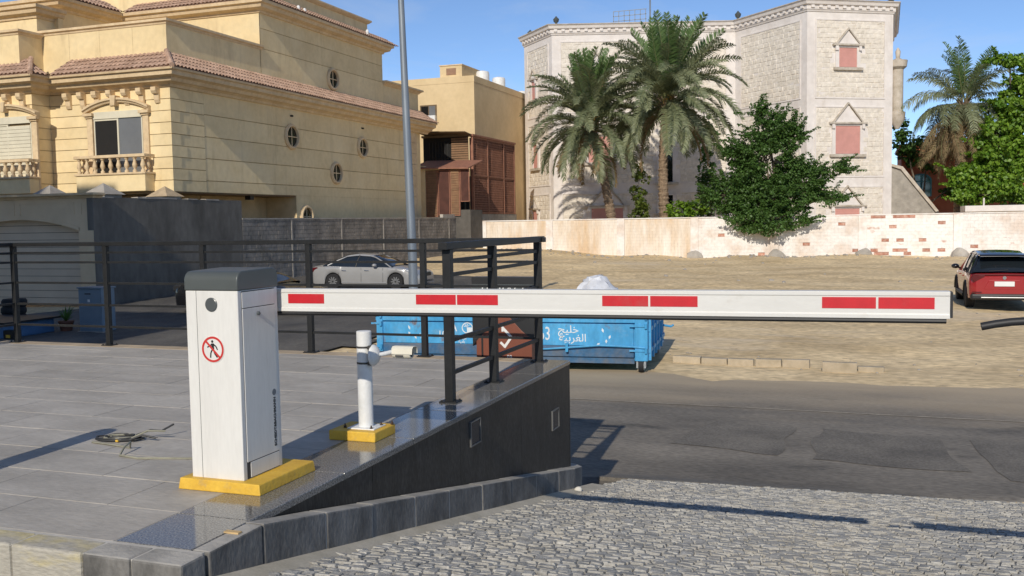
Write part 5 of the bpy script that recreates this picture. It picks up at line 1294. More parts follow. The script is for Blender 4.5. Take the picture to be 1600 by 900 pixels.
# louvred bays facing the street, and the lean-to behind
sb_("lean_to_roof", m_soff, -29.8, -26.1, 63.6, 64.2, 8.95, 9.10)
b = MB(); b.add([(-29.8, 62.6, 9.3), (-26.0, 62.6, 9.15), (-26.0, 64.2, 9.0), (-29.8, 64.2, 9.15), (-29.8, 62.6, 9.36), (-26.0, 62.6, 9.21), (-26.0, 64.2, 9.06), (-29.8, 64.2, 9.21)], [(3, 2, 1, 0), (4, 5, 6, 7), (0, 1, 5, 4), (1, 2, 6, 5), (2, 3, 7, 6), (3, 0, 4, 7)]); b.build("awning", m_soff, S)
for k in range(14): sb_("louvre", m_louv, -27.55, -26.25, 63.80, 63.84, 6.6 + k * 0.165, 6.73 + k * 0.165)
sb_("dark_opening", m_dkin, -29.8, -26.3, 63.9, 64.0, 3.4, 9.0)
for k in range(7): sb_("bar", m_dark, -29.3 + k * 0.24, -29.24 + k * 0.24, 63.84, 63.88, 7.2, 8.6)
yb_ = 60.6
sb_("bay_wall", m_cream_w, -28.95, -28.15, yb_ - 0.05, 63.0, 3.15, 6.75)
for x0, x1, z0, kind in ((-28.13, -27.25, 3.25, 'l'), (-27.2, -26.35, 3.35, 'd'), (-26.3, -25.6, 3.3, 'l'), (-25.55, -24.9, 4.25, 'd')):
    fr = sb_("bay_frame", m_lat, x0, x1, yb_, yb_ + 0.1, z0, 6.45)
    if kind == 'l':
        for k in range(19): sb_("louvre", m_louv, x0 + 0.06, x1 - 0.06, yb_ - 0.045, yb_ - 0.005, z0 + 0.08 + k * 0.165, z0 + 0.21 + k * 0.165, par=fr)
    else: sb_("dark_mesh", m_latd, x0 + 0.05, x1 - 0.05, yb_ - 0.02, yb_ - 0.005, z0 + 0.06, 6.4, par=fr)
b = MB(); b.add([(-29.1, yb_ - 0.35, 6.55), (-24.8, yb_ - 0.35, 6.45), (-24.8, 63.0, 7.1), (-29.1, 63.0, 7.2), (-29.1, yb_ - 0.35, 6.63), (-24.8, yb_ - 0.35, 6.53), (-24.8, 63.0, 7.18), (-29.1, 63.0, 7.28)], [(3, 2, 1, 0), (4, 5, 6, 7), (0, 1, 5, 4), (1, 2, 6, 5), (2, 3, 7, 6), (3, 0, 4, 7)]); b.build("bay_roof", m_lat, S)
sb_("pier", m_mort, -25.99, -24.9, yb_ + 0.12, 62.9, 0, 3.7)

# ---- whitewashed boundary wall across the back of the lot
m_wash = M("peeling_whitewash", (0.70, 0.60, 0.52), 0.92, scale=0.8, col2=(0.80, 0.77, 0.73), bump=0.7, bscale=10, rnd=0.04, fine=0.08, fscale=5, coords='World', lo=0.36, hi=0.52, detail=10, spot=[((0.50, 0.27, 0.19), 0.9, 0.62, 0.68, 0.75, (0.6, 1, 1.2))])
m_wash2 = M("tan_plaster", (0.64, 0.48, 0.32), 0.92, scale=0.55, col2=(0.79, 0.735, 0.66), stretch=(1.6, 1, 0.35), bump=0.6, bscale=10, fine=0.08, fscale=5, coords='World', lo=0.36, hi=0.62, detail=10)
m_brick = M("red_brick", (0.42, 0.18, 0.12), 0.9, scale=4, col2=(0.66, 0.46, 0.37), bump=0.5, rnd=0.15, coords="World", lo=0.4, hi=0.75)
WW = thing("whitewashed_wall", "long low white wall with peeling paint and bare red bricks at the back of the lot", "wall", (-6, 63, 0))
b = MB(); b.box(-25.4, 18, 63.02, 63.3, -0.2, 2.84); b.build("core", M("wall_mortar", (0.50, 0.40, 0.31), 0.95, scale=3, coords='World'), WW)
pil = [-24.9, -20.0, -15.0, -10.1, -5.05, 0.2, 5.55, 10.6, 15.6]
holes = {}
rb = random.Random(11)
red = set()
for (xr, zr_) in ((1.0, 2.62), (1.3, 2.62), (2.2, 2.60), (2.6, 2.62), (2.9, 2.60), (1.7, 1.95), (1.3, 1.2), (2.1, 1.2), (3.3, 1.2), (4.5, 2.35), (-1.1, 2.3), (-3.2, 1.1), (-8.5, 1.6), (6.2, 0.9), (-0.6, 0.6), (0.6, 0.62), (1.9, 0.55), (2.7, 0.6)): red.add((round(xr / 0.42), round(zr_ / 0.205)))
for k in range(7): red.add((rb.randint(-26, 20), 3 if k % 2 else 2))
for i in range(len(pil) - 1):
    x0, x1 = pil[i] + 0.26, pil[i + 1] - 0.26
    mm = m_wash2 if i in (0, 1, 2) else m_wash
    p = MB(); row = 0; z = 0.0
    while z < 2.80:
        x = x0 - (0.21 if row % 2 else 0)
        while x < x1:
            a, c = max(x, x0), min(x + 0.416, x1)
            if c - a > 0.04:
                if (round(a / 0.42), round(z / 0.205)) in red and c - a > 0.3:
                    q = MB(); q.box(a, c, 62.985, 63.02, z + 0.01, z + 0.185); q.build("brick", m_brick, WW)
                else: p.box(a, c, 62.977 + rb.uniform(-0.003, 0.003), 63.022, z + 0.002, min(z + 0.203, 2.84))
            x += 0.42
        z += 0.205; row += 1
    p.build("masonry", mm, WW, stuff=True)
for i, x in enumerate(pil):
    b = MB(); b.box(x - 0.25, x + 0.25, 62.93, 63.32, -0.2, 2.86); b.rough(0, 0.015, 2); b.build("pillar", m_wash, WW)
    if i > 2:
        b = MB(); b.sphere((x + 0.1, 62.75, 0.25), (0.55, 0.35, 0.55), 10, 7); b.rough(0, 0.15, 2.2, x); b.build("concrete_footing", m_conc, WW)
b = MB(); b.box(-25.4, 18, 62.94, 63.34, 2.865, 2.93); b.rough(0, 0.02, 1.4); b.build("capping", m_wash, WW)

# ---- white stone building with a zigzag front
m_ash = M("rough_ashlar", (0.63, 0.565, 0.475), 0.92, scale=1.3, col2=(0.74, 0.68, 0.595), bump=0.6, bscale=9, fine=0.12, fscale=4, coords='World', lo=0.3, hi=0.7)
m_smooth = M("smooth_white_stone", (0.66, 0.605, 0.56), 0.8, scale=0.8, col2=(0.75, 0.70, 0.66), fine=0.05, fscale=3, coords='World', spot=[((0.46, 0.38, 0.29), 0.8, 0.56, 0.78, 0.45, (1.5, 1.5, 0.25))])
m_pink = M("pink_shutter", (0.56, 0.275, 0.235), 0.6, var=0.07, scale=1.5)
m_wtrim = M("weathered_trim", (0.38, 0.33, 0.26), 0.85, scale=2, col2=(0.56, 0.50, 0.43), coords='World')
WB = thing("white_building", "tall white stone building with zigzag front, pink shuttered windows and triangular pediments", "building", (-10, 80, 0))
PTS = [(-27.5, 92.0), (-27.55, 80.2), (-23.75, 76.1), (-9.6, 80.9), (-3.72, 75.2), (2.30, 79.0), (2.6, 92.0)]
b = MB(); b.add([(x, y, 0) for x, y in PTS] + [(x, y, 18.3) for x, y in PTS], [tuple(range(6, -1, -1)), tuple(range(7, 14))] + [(i, (i + 1) % 7, 7 + (i + 1) % 7, 7 + i) for i in range(7)]); b.build("wall", m_smooth, WB)
BANDS = [(0.5, 5.0), (5.85, 10.95), (11.7, 17.35)]
rw = random.Random(21)
FACES = []
for i in range(1, 5):
    p, q = Vector(PTS[i]), Vector(PTS[i + 1]); d = (q - p).normalized(); nn = Vector((d.y, -d.x)); Lf = (q - p).length
    def T(u, n_, z, p=p, d=d, nn=nn): return (p.x + d.x * u + nn.x * n_, p.y + d.y * u + nn.y * n_, z)
    FACES.append((T, Lf))
WINS = {0: [(2.0, 13.2, 0.7, 1.5, 1), (2.2, 7.4, 0.9, 1.9, 1), (2.0, 2.4, 0.9, 1.3, 1)], 1: [(3.6, 13.6, 1.4, 1.5, 1), (3.9, 7.6, 2.0, 2.1, 1), (4.4, 2.6, 2.6, 1.2, 1), (9.3, 5.9, 1.0, 2.4, 0), (9.3, 3.4, 1.0, 1.4, 0)], 2: [(5.2, 5.2, 1.0, 2.2, 0)], 3: [(3.32, 13.95, 1.48, 1.42, 1), (3.35, 7.52, 2.05, 2.08, 1), (3.35, 1.4, 2.05, 2.02, 1)]}
for fi, (T, Lf) in enumerate(FACES):
    e0, e1 = 0.75, 0.75
    for (z0, z1) in BANDS:
        s = MB(T); z = z0 + 0.02; row = 0
        while z < z1 - 0.15:
            h_ = min(0.36, z1 - z); u = e0 - (0.3 if row % 2 else 0)
            while u < Lf - e1:
                w = rw.uniform(0.45, 0.75); a, c = max(u, e0), min(u + w, Lf - e1)
                ok = c - a > 0.08
                for (uc, zb, ww, hh, ped) in WINS[fi]:
                    if c > uc - ww / 2 - 0.1 and a < uc + ww / 2 + 0.1 and z + h_ > zb - 0.05 and z < zb + hh + 0.05: ok = False
                if ok:
                    o_ = rw.uniform(0.008, 0.036); k0 = len(s.v)
                    s.add([(a + 0.004, 0.0, z + 0.005), (c - 0.004, 0.0, z + 0.005), (c - 0.004, 0.0, z + h_ - 0.008), (a + 0.004, 0.0, z + h_ - 0.008),
                           (a + 0.03 + rw.uniform(0, .05), o_, z + 0.03), (c - 0.03 - rw.uniform(0, .05), o_ + rw.uniform(-.02, .02), z + 0.03 + rw.uniform(0, .04)), (c - 0.03, o_ + rw.uniform(-.02, .03), z + h_ - 0.03 - rw.uniform(0, .05)), (a + 0.03, o_ + rw.uniform(-.02, .02), z + h_ - 0.03)],
                          [(4, 5, 6, 7), (0, 1, 5, 4), (1, 2, 6, 5), (2, 3, 7, 6), (3, 0, 4, 7)])
                u += w
            z += 0.36; row += 1
        s.build("ashlar", m_ash, WB, stuff=True)
        for q in ((e0 - 0.1, Lf - e1 + 0.1, z0 - 0.10, z0), (e0 - 0.1, Lf - e1 + 0.1, z1, z1 + 0.10), (e0 - 0.1, e0, z0, z1), (Lf - e1, Lf - e1 + 0.1, z0, z1)):
            s = MB(T); s.box(q[0], q[1], -0.02, 0.05, q[2], q[3]); s.build("band", m_smooth, WB)
    for (uc, zb, ww, hh, ped) in WINS[fi]:
        s = MB(T); s.box(uc - ww / 2, uc + ww / 2, -0.02, 0.098, zb + hh, zb + hh + 0.12); f = s.build("window", m_smooth, WB)
        for sg in (-1, 1):
            s = MB(T); s.box(min(uc + sg * ww / 2, uc + sg * (ww / 2 + 0.28)), max(uc + sg * ww / 2, uc + sg * (ww / 2 + 0.28)), -0.02, 0.10, zb - 0.05, zb + hh + 0.12); s.build("jamb", m_smooth, f)
        s = MB(T); s.box(uc - ww / 2, uc + ww / 2, -0.02, 0.03, zb, zb + hh)
        if ped:
            s.build("shutter", m_pink, f)
            s = MB(T)
            for k in range(int(hh / 0.2)): s.box(uc - ww / 2 + 0.01, uc + ww / 2 - 0.01, 0.03, 0.036, zb + k * 0.2 + 0.02, zb + k * 0.2 + 0.19)
            s.build("shutter_slats", m_pink, f, stuff=True)
        else: s.build("pane", m_wglass, f)
        s = MB(T); s.box(uc - ww / 2 - 0.45, uc + ww / 2 + 0.45, -0.02, 0.24, zb - 0.25, zb - 0.05); s.build("sill", m_wtrim, f)
        if ped:
            pw = ww / 2 + 0.48; zp = zb + hh + 0.13
            s = MB(T); s.box(uc - pw - 0.06, uc + pw + 0.06, -0.02, 0.26, zp, zp + 0.13); s.build("lintel", m_wtrim, f)
            s = MB(T)
            for sg in (-1, 1):
                tri = [(uc + sg * pw * 0.86, zp + 0.13), (uc + sg * pw * 0.86 - sg * 0.14, zp + 0.13), (uc, zp + 0.13 + pw * 0.98 - 0.12), (uc, zp + 0.13 + pw * 0.98)]
                s.prism(tri, 'y', -0.02, 0.20)
            s.build("pediment", m_wtrim, f)
            s = MB(T); s.prism([(uc - pw * 0.74, zp + 0.132), (uc + pw * 0.74, zp + 0.132), (uc, zp + 0.13 + pw * 0.82)], 'y', -0.02, 0.08); s.build("tympanum", m_smooth, f)
            for sg in (-1, 1):
                s = MB(T); s.box(uc + sg * (ww / 2 + 0.22) - 0.11, uc + sg * (ww / 2 + 0.22) + 0.11, 0.10, 0.22, zp - 0.35, zp - 0.002); s.build("bracket", m_smooth, f)
cw = [(-0.1, 17.95), (0.06, 17.95), (0.10, 18.05), (0.16, 18.10), (0.18, 18.38), (0.34, 18.44), (0.40, 18.62), (0.46, 18.70), (-0.1, 18.70)]
b = MB(); b.sweep(PTS, cw, right=True); b.build("cornice", m_smooth, WB)
b = MB(); b.sweep(PTS, [(-0.2, 18.71), (0.50, 18.71), (0.50, 18.78), (-0.2, 18.80)], right=True); b.build("parapet_capping", m_wtrim, WB)
b = MB()
for fi, (T, Lf) in enumerate(FACES):
    k = int(Lf / 0.62)
    for j in range(k):
        s = MB(T); s.box(Lf * (j + 0.5) / k - 0.13, Lf * (j + 0.5) / k + 0.13, 0.16, 0.27, 18.20, 18.43); s.build("corbel", m_smooth, WB)
# roof furniture
for (x, y, h_) in ((-27.0, 80.3, 0.6), (-23.5, 76.6, 0.75), (-9.4, 81.0, 0.8), (2.1, 79.2, 0.35)):
    b = MB(); b.lathe([(0.12, 0), (0.10, h_ * 0.4), (0.22, h_ * 0.55), (0.26, h_ * 0.8), (0.1, h_), (0.03, h_ + 0.1)], (x, y, 18.72), 8); b.build("roof_lantern", m_cap, WB, smooth=50)
b = MB()
for k in range(7): b.box(-19.3 + k * 0.45, -19.25 + k * 0.45, 79.0, 79.05, 18.7, 20.0)
for z in (19.2, 19.6, 20.0): b.box(-19.3, -16.5, 79.0, 79.05, z, z + 0.05)
b.build("roof_frame", m_galv, WB)
b = MB(); b.tube([(-16.2, 79, 18.7), (-16.2, 79, 23.0), (-16.9, 79, 24.6)], 0.07, 6); b.tube([(-16.9, 79, 21.5), (-15.4, 79, 21.9)], 0.05, 6); b.sphere((-15.8, 79, 21.3), (0.4, 0.4, 0.35), 8, 6); b.build("antenna", m_galv, WB)
# round turret on the right flank
b = MB(); b.lathe([(0.15, 9.6), (0.55, 10.3), (0.6, 10.9), (0.42, 11.0), (0.42, 14.2), (0.66, 14.4), (0.72, 14.9), (0.4, 14.95), (0.15, 15.1), (0.2, 15.6), (0.05, 15.9)], (2.75, 82.0, 0), 14); b.build("turret", m_wtrim, WB, smooth=40)

# ---- right background: orange house, stair ramp, white slab
m_orange = M("orange_render", (0.46, 0.125, 0.055), 0.85, scale=1, col2=(0.54, 0.165, 0.08), coords='World', fine=0.06)
m_teal = glass_mat("teal_glass", (0.015, 0.09, 0.10), 0.08)
m_tealf = M("teal_frame", (0.10, 0.32, 0.33), 0.5, var=0.1)
OH = thing("orange_house", "terracotta orange house with a teal arched window behind the palm on the right", "house", (6, 92, 0))
b = MB(); b.box(3.4, 14.5, 90, 100, 0, 8.6); b.build("wall", m_orange, OH)
b = MB(); b.box(3.2, 14.7, 89.8, 100.2, 8.6, 8.9); b.build("parapet", m_orange, OH)
b = MB(); b.box(3.38, 8.2, 89.7, 90, 7.6, 7.85); b.build("ledge", m_orange, OH)
xc, zb_, ww, hh = 4.95, 4.4, 1.5, 1.3
pts = [(xc - ww / 2, zb_), (xc + ww / 2, zb_)] + [(xc + ww / 2 * cos(a * pi / 10), zb_ + hh + 0.55 * sin(a * pi / 10)) for a in range(11)]
b = MB(); b.prism([(xc + (x - xc) * 1.16, zb_ - 0.1 + (z - zb_ + 0.1) * 1.06) for x, z in pts], 'y', 89.9, 90.0); f = b.build("window", m_tealf, OH)
b = MB(); b.prism(pts, 'y', 89.86, 89.9); b.build("pane", m_teal, f)
b = MB(); b.box(xc - 0.05, xc + 0.05, 89.82, 89.86, zb_, zb_ + hh + 0.5); b.box(xc - ww / 2, xc + ww / 2, 89.83, 89.86, zb_ + hh - 0.05, zb_ + hh + 0.05); b.build("glazing_bars", m_tealf, f)
ST = thing("stair_ramp", "grey sloping outside stair wall running down from the white building", "stairs", (3.5, 82, 0))
b = MB(); b.prism([(2.3, 0), (6.2, 0), (5.75, 3.2), (3.2, 6.6), (2.3, 6.9)], 'y', 83.4, 83.8); b.build("stair_wall", m_conc, ST)
b = MB(); b.prism([(2.3, 7.0), (3.25, 6.72), (5.95, 3.1), (5.75, 3.0), (3.1, 6.5), (2.3, 6.8)], 'y', 83.2, 84.0); b.build("handrail", m_wtrim, ST)
for k in range(11):
    b = MB(); b.box(3.2 + k * 0.25, 3.46 + k * 0.25, 83.82, 85.2, 0, 6.2 - k * 0.31); b.build("step", m_conc, ST)
t = thing("white_shed", "flat white roof slab showing above the wall on the right under the green tree", "shed", (11, 76, 0))
b = MB(); b.box(7.0, 17, 74.5, 78, 3.0, 3.42); b.build("roof", m_smooth, t, bevel=0.02)
b = MB(); b.box(7.3, 16.6, 74.8, 77.6, 0, 3.0); b.build("wall", m_smooth, t)
b = MB(); b.tube([(8.2, 74.7, 3.42), (8.2, 74.7, 3.95)], 0.06, 6); b.build("pipe", m_smooth, t)

# ================================================================== VEGETATION
lf_palm = leaf_mat("date_palm_leaf", (0.115, 0.145, 0.070), (0.33, 0.355, 0.205), 0.55, 0.3)
lf_palm_g = leaf_mat("young_palm_leaf", (0.065, 0.125, 0.038), (0.17, 0.26, 0.085), 0.5, 0.3)
lf_dry = leaf_mat("dry_palm_leaf", (0.17, 0.115, 0.055), (0.34, 0.25, 0.13), 0.7, 0.25)
lf_dark = leaf_mat("dark_leaf", (0.034, 0.085, 0.018), (0.125, 0.235, 0.050), 0.5, 0.4)
lf_bright = leaf_mat("bright_leaf", (0.08, 0.19, 0.015), (0.34, 0.50, 0.05), 0.5, 0.4)
lf_vine = leaf_mat("vine_leaf", (0.05, 0.10, 0.012), (0.20, 0.24, 0.04), 0.55, 0.4)
m_bark = M("palm_bark", (0.15, 0.10, 0.065), 0.95, scale=8, col2=(0.30, 0.22, 0.145), bump=0.8, bscale=12)
m_wood = M("tree_bark", (0.10, 0.075, 0.05), 0.95, scale=5, col2=(0.19, 0.15, 0.11), bump=0.8, bscale=12)
m_rach = M("palm_rachis", (0.16, 0.17, 0.07), 0.6, var=0.2)

def frond_mesh(Lf, a0, a1, wid, seed, mat, pairs=52, vee=0.45, droop=0.35, name="frond"):
    """one feather leaf along +x, starting at angle a0 and bending to a1"""
    r = random.Random(seed); b = MB(); N = 14; P = [Vector((0, 0, 0))]; side = r.uniform(-0.25, 0.25)
    for i in range(N):
        u = (i + 0.5) / N; a = a0 + (a1 - a0) * u ** 1.25
        P.append(P[-1] + Vector((cos(a) * Lf / N, side * u * Lf / N, sin(a) * Lf / N)))
    b.m = 1; b.tube(P, [0.035 * (1 - 0.85 * i / N) + 0.004 for i in range(N + 1)], 4, caps=False); b.m = 0
    for k in range(pairs):
        s = 0.14 + 0.86 * (k + r.uniform(0, 0.8)) / pairs; f = s * N; i = min(N - 1, int(f)); p = P[i] + (P[i + 1] - P[i]) * (f - i); d = (P[i + 1] - P[i]).normalized()
        upv = Vector((-d.z, 0, d.x)); lat = d.cross(upv).normalized()
        ll = wid * (0.45 + 0.75 * sin(pi * min(1, s * 0.95 + 0.08)) ** 0.7) * r.uniform(0.85, 1.1)
        for sg in (-1, 1):
            dv = (d * r.uniform(0.55, 0.8) + lat * sg * r.uniform(0.75, 0.95) + upv * (vee + r.uniform(-0.2, 0.2))).normalized()
            m_ = p + dv * ll * 0.5; t_ = p + dv * ll - Vector((0, 0, droop * ll * r.uniform(0.6, 1.2))); w = 0.042
            wv = d * w
            k0 = [p - wv * 0.6, p + wv * 0.6, m_ + wv, m_ - wv, t_]
            b.add(k0, [(0, 1, 2, 3), (3, 2, 4)])
    me_o = b.build(name, [mat, m_rach], None, local=True); me = me_o.data
    bpy.data.objects.remove(me_o)
    return me
FM = {}
def fronds(kind):
    if kind in FM: return FM[kind]
    D = radians
    if kind == 'date':
        FM[kind] = [(frond_mesh(5.0, D(87), D(74), 0.66, 1, lf_palm_g, vee=0.6, droop=0.05, pairs=60), 'up'), (frond_mesh(5.1, D(82), D(48), 0.68, 2, lf_palm_g, vee=0.55, droop=0.1, pairs=60), 'up'), (frond_mesh(5.2, D(72), D(-5), 0.70, 3, lf_palm, vee=0.45, pairs=60), 'mid'),
                    (frond_mesh(5.2, D(56), D(-48), 0.70, 4, lf_palm, pairs=60), 'mid'), (frond_mesh(5.1, D(36), D(-72), 0.66, 5, lf_palm, pairs=60), 'low'), (frond_mesh(5.0, D(8), D(-84), 0.62, 6, lf_palm, pairs=60), 'low'), (frond_mesh(4.8, D(-18), D(-88), 0.6, 7, lf_palm, pairs=60), 'low'), (frond_mesh(4.2, D(-35), D(-88), 0.5, 8, lf_dry), 'dead')]
    else:
        FM[kind] = [(frond_mesh(4.6, D(82), D(45), 0.75, 11, lf_palm_g, vee=0.4, droop=0.2, pairs=44), 'up'), (frond_mesh(4.8, D(70), D(-5), 0.8, 12, lf_palm, vee=0.2, droop=0.5, pairs=44), 'mid'), (frond_mesh(4.6, D(45), D(-50), 0.8, 13, lf_palm, vee=0.1, droop=0.6, pairs=44), 'mid'),
                    (frond_mesh(4.2, D(10), D(-80), 0.75, 14, lf_palm, vee=0.0, droop=0.7, pairs=40), 'low'), (frond_mesh(4.6, D(-30), D(-88), 0.6, 15, lf_dry, vee=0.0, droop=0.8, pairs=40), 'dead'), (frond_mesh(5.0, D(-55), D(-90), 0.5, 16, lf_dry, vee=0.0, droop=0.8, pairs=40), 'dead')]
    return FM[kind]
def palm(label, base, crown, kind, counts, seed, rt=0.30, sc=1.0):
    r = random.Random(seed); t = thing("palm_tree", label, "palm tree", base)
    B, Cn = Vector(base), Vector(crown); N = int((Cn - B).length / 0.11); pts = []; rs = []
    for i in range(N + 1):
        u = i / N; p = B.lerp(Cn, u) + Vector((0.25 * sin(u * pi) * (1 if seed % 2 else -1), 0, 0)); pts.append(p)
        rs.append(rt * (1.18 - 0.35 * u + 0.25 * smooth01(0.88, 1, u)) * (1.0 + (0.13 if i % 3 == 0 else -0.05 if i % 3 == 1 else 0.03)) * r.uniform(0.94, 1.06))
    b = MB(); b.tube(pts, rs, 12); b.rough(0, 0.03, 6.0, seed); b.build("trunk", m_bark, t)
    b = MB()   # stubs of old leaf bases under the crown
    for k in range(70):
        a = k * 2.4; z = -1.4 + 1.5 * k / 70; p = Cn + Vector((cos(a) * rt * 0.9, sin(a) * rt * 0.9, z)); q = p + Vector((cos(a) * 0.35, sin(a) * 0.35, 0.45)); b.tube([p, q], [0.08, 0.03], 5)
    b.build("leaf_bases", m_bark, t, stuff=True)
    if kind == 'date':
        b = MB()
        for k in range(26):
            a = r.uniform(0, 2 * pi); p = Cn + Vector((cos(a) * 0.25, sin(a) * 0.25, 0.1)); q = p + Vector((cos(a) * r.uniform(0.4, 1.0), sin(a) * r.uniform(0.4, 1.0), r.uniform(-0.3, 0.5))); b.tube([p, (p + q) / 2 + Vector((0, 0, 0.2)), q], 0.02, 3)
        b.build("fruit_stalks", M("fruit_stalk", (0.45, 0.27, 0.05), 0.7, var=0.2), t, stuff=True)
    fr = fronds(kind); k = 0
    for cls, n in counts.items():
        ms = [m_ for m_, c in fr if c == cls]
        for j in range(n):
            a = (j + r.uniform(-0.3, 0.3)) * 2 * pi / n * 1.0 + {'up': 0, 'mid': 1.1, 'low': 2.3, 'dead': 0.7}[cls] + (j % 2) * 0.4
            me = ms[j % len(ms)]; s_ = sc * r.uniform(0.86, 1.12)
            off = Cn - B + Vector((cos(a) * 0.18, sin(a) * 0.18, {'up': 0.15, 'mid': 0.05, 'low': -0.2, 'dead': -0.5}[cls] + r.uniform(-.1, .1)))
            m4 = Matrix.Translation(off) @ Matrix.Rotation(a, 4, 'Z') @ Matrix.Rotation(r.uniform(-0.14, 0.14), 4, 'Y') @ Matrix.Rotation(r.uniform(-0.5, 0.5), 4, 'X') @ Matrix.Diagonal((s_, s_, s_, 1))
            inst(me, "frond", t, m4); k += 1
    return t
palm("shorter date palm with a leaning trunk, left of the taller palm", (-16.2, 66.6, 0.3), (-17.95, 66.3, 9.5), 'date', {'up': 24, 'mid': 32, 'low': 44, 'dead': 5}, 3, 0.30, 1.0)
palm("taller date palm with a straight trunk in front of the white building", (-12.6, 66.8, 0.3), (-12.7, 67.2, 11.0), 'date', {'up': 28, 'mid': 36, 'low': 50, 'dead': 4}, 4, 0.32, 1.1)
palm("palm with hanging dry brown fronds in front of the bright green tree", (7.3, 82.5, 0.3), (7.6, 83.2, 11.4), 'coco', {'up': 10, 'mid': 16, 'low': 20, 'dead': 48}, 6, 0.24, 1.02)

def leaf_clump(b, c, rad, n, size, r, flat=0.6, up=1.0):
    for _ in range(n):
        while True:
            v = Vector((r.uniform(-1, 1), r.uniform(-1, 1), r.uniform(-1, 1)))
            if v.length < 1: break
        p = c + Vector((v.x * rad, v.y * rad, v.z * rad * flat))
        nrm = (Vector((r.gauss(0, 0.6), r.gauss(0, 0.6), up)) + v * 0.7).normalized()
        a = r.uniform(0, 2 * pi); t1 = nrm.orthogonal().normalized(); t1 = (Matrix.Rotation(a, 3, nrm) @ t1); t2 = nrm.cross(t1)
        s_ = size * r.uniform(0.6, 1.25); w = s_ * 0.42
        b.add([p - t1 * s_ * 0.5, p + t2 * w, p + t1 * s_ * 0.5 - Vector((0, 0, s_ * 0.2)), p - t2 * w], [(0, 1, 2, 3)])
def branch_tree(name, label, cat, base, lobes, nclump, rad, nleaf, size, mat, seed, flat=0.6, up=0.9, trunk_r=0.22, spikes=0, group=None):
    """lobes: (centre, radii, weight). Limbs run from the trunk to clumps scattered near each lobe's skin."""
    r = random.Random(seed); t = thing(name, label, cat, base, 0, group); B = Vector(base)
    mean = sum((Vector(c) for c, _, _ in lobes), Vector()) / len(lobes)
    fork = B.lerp(Vector((mean.x, mean.y, mean.z)), 0.42)
    tr = MB(); tr.tube([B, B.lerp(fork, 0.5) + Vector((r.uniform(-.15, .15), 0, 0)), fork], [trunk_r * 1.3, trunk_r, trunk_r * 0.85], 9); tr.build("trunk", m_wood, t, smooth=60)
    lm = MB(); cr = MB(); tot = sum(w for _, _, w in lobes)
    for c, rd, w in lobes:
        c = Vector(c); lm.tube([fork, fork.lerp(c, 0.5) + Vector((r.uniform(-.3, .3), r.uniform(-.3, .3), 0.2)), c], [trunk_r * 0.6, trunk_r * 0.4, trunk_r * 0.18], 6, caps=False)
        for k in range(int(nclump * w / tot)):
            v = Vector((r.gauss(0, 1), r.gauss(0, 1), r.gauss(0, 1))).normalized() * (r.uniform(0.25, 1.0) ** 0.5)
            p = c + Vector((v.x * rd[0], v.y * rd[1], v.z * rd[2]))
            if k % 3 == 0: lm.tube([c.lerp(p, 0.15), p], [trunk_r * 0.14, 0.012], 4, caps=False)
            leaf_clump(cr, p, rad * r.uniform(0.6, 1.3), nleaf, size, r, flat, up)
            if spikes and r.random() < spikes and v.z > -0.5:      # feathery shoots that break the outline
                q = p + Vector((v.x, v.y, v.z * 0.6 + 0.25)).normalized() * r.uniform(0.6, 1.3)
                for j in range(6): leaf_clump(cr, p.lerp(q, (j + 1) / 6), rad * 0.30, max(4, nleaf // 6), size * 0.9, r, flat)
    lm.build("limbs", m_wood, t); cr.build("crown", mat, t, stuff=True)
    return t
X0, Y0 = -5.2, 63.4
branch_tree("dark_tree", "dark green feathery tree spilling over the white wall below the pink windows", "tree", (-4.6, 64.4, 0.3),
            [((-5.6, 63.9, 6.2), (2.2, 1.7, 2.0), 2.6), ((-7.9, 63.9, 4.3), (1.7, 1.4, 1.2), 2), ((-3.6, 64.0, 5.0), (1.7, 1.5, 1.3), 1.8), ((-5.4, 63.6, 3.9), (2.6, 1.7, 1.3), 3), ((-5.5, 64.0, 8.4), (1.4, 1.2, 1.3), 1.2), ((-4.2, 63.9, 7.9), (1.2, 1.0, 1.0), 0.7),
             ((-5.4, 62.3, 2.6), (2.4, 0.9, 0.7), 1.5), ((-7.4, 63.7, 6.9), (0.9, 0.9, 0.8), 0.5), ((-1.9, 63.9, 5.9), (1.3, 0.9, 0.5), 0.35), ((-2.0, 63.6, 4.0), (1.2, 0.9, 0.5), 0.4), ((-6.2, 63.9, 9.7), (0.5, 0.5, 0.5), 0.15)],
            560, 0.56, 95, 0.15, lf_dark, 31, up=0.6, flat=0.46, spikes=0.85)
branch_tree("bright_tree", "big bright green leafy tree at the right edge behind the white slab", "tree", (11.0, 81.0, 0.3),
            [((9.7, 80.4, 8.0), (1.7, 1.4, 2.3), 2.4), ((11.6, 80.6, 10.9), (2.0, 1.6, 2.2), 2.4), ((7.6, 80.3, 5.6), (1.2, 1.0, 1.2), 1.0), ((10.8, 80.3, 5.2), (2.4, 1.5, 1.6), 2.2), ((13.2, 80.6, 7.6), (2.2, 1.6, 2.8), 2.0), ((10.4, 80.5, 14.2), (1.6, 0.7, 0.35), 0.35), ((8.4, 80.2, 4.3), (1.8, 1.0, 0.7), 1.0), ((12.4, 80.5, 13.4), (1.3, 0.9, 0.7), 0.5)],
            520, 0.55, 66, 0.27, lf_bright, 32, up=0.35, flat=0.6, spikes=0.25, trunk_r=0.3)
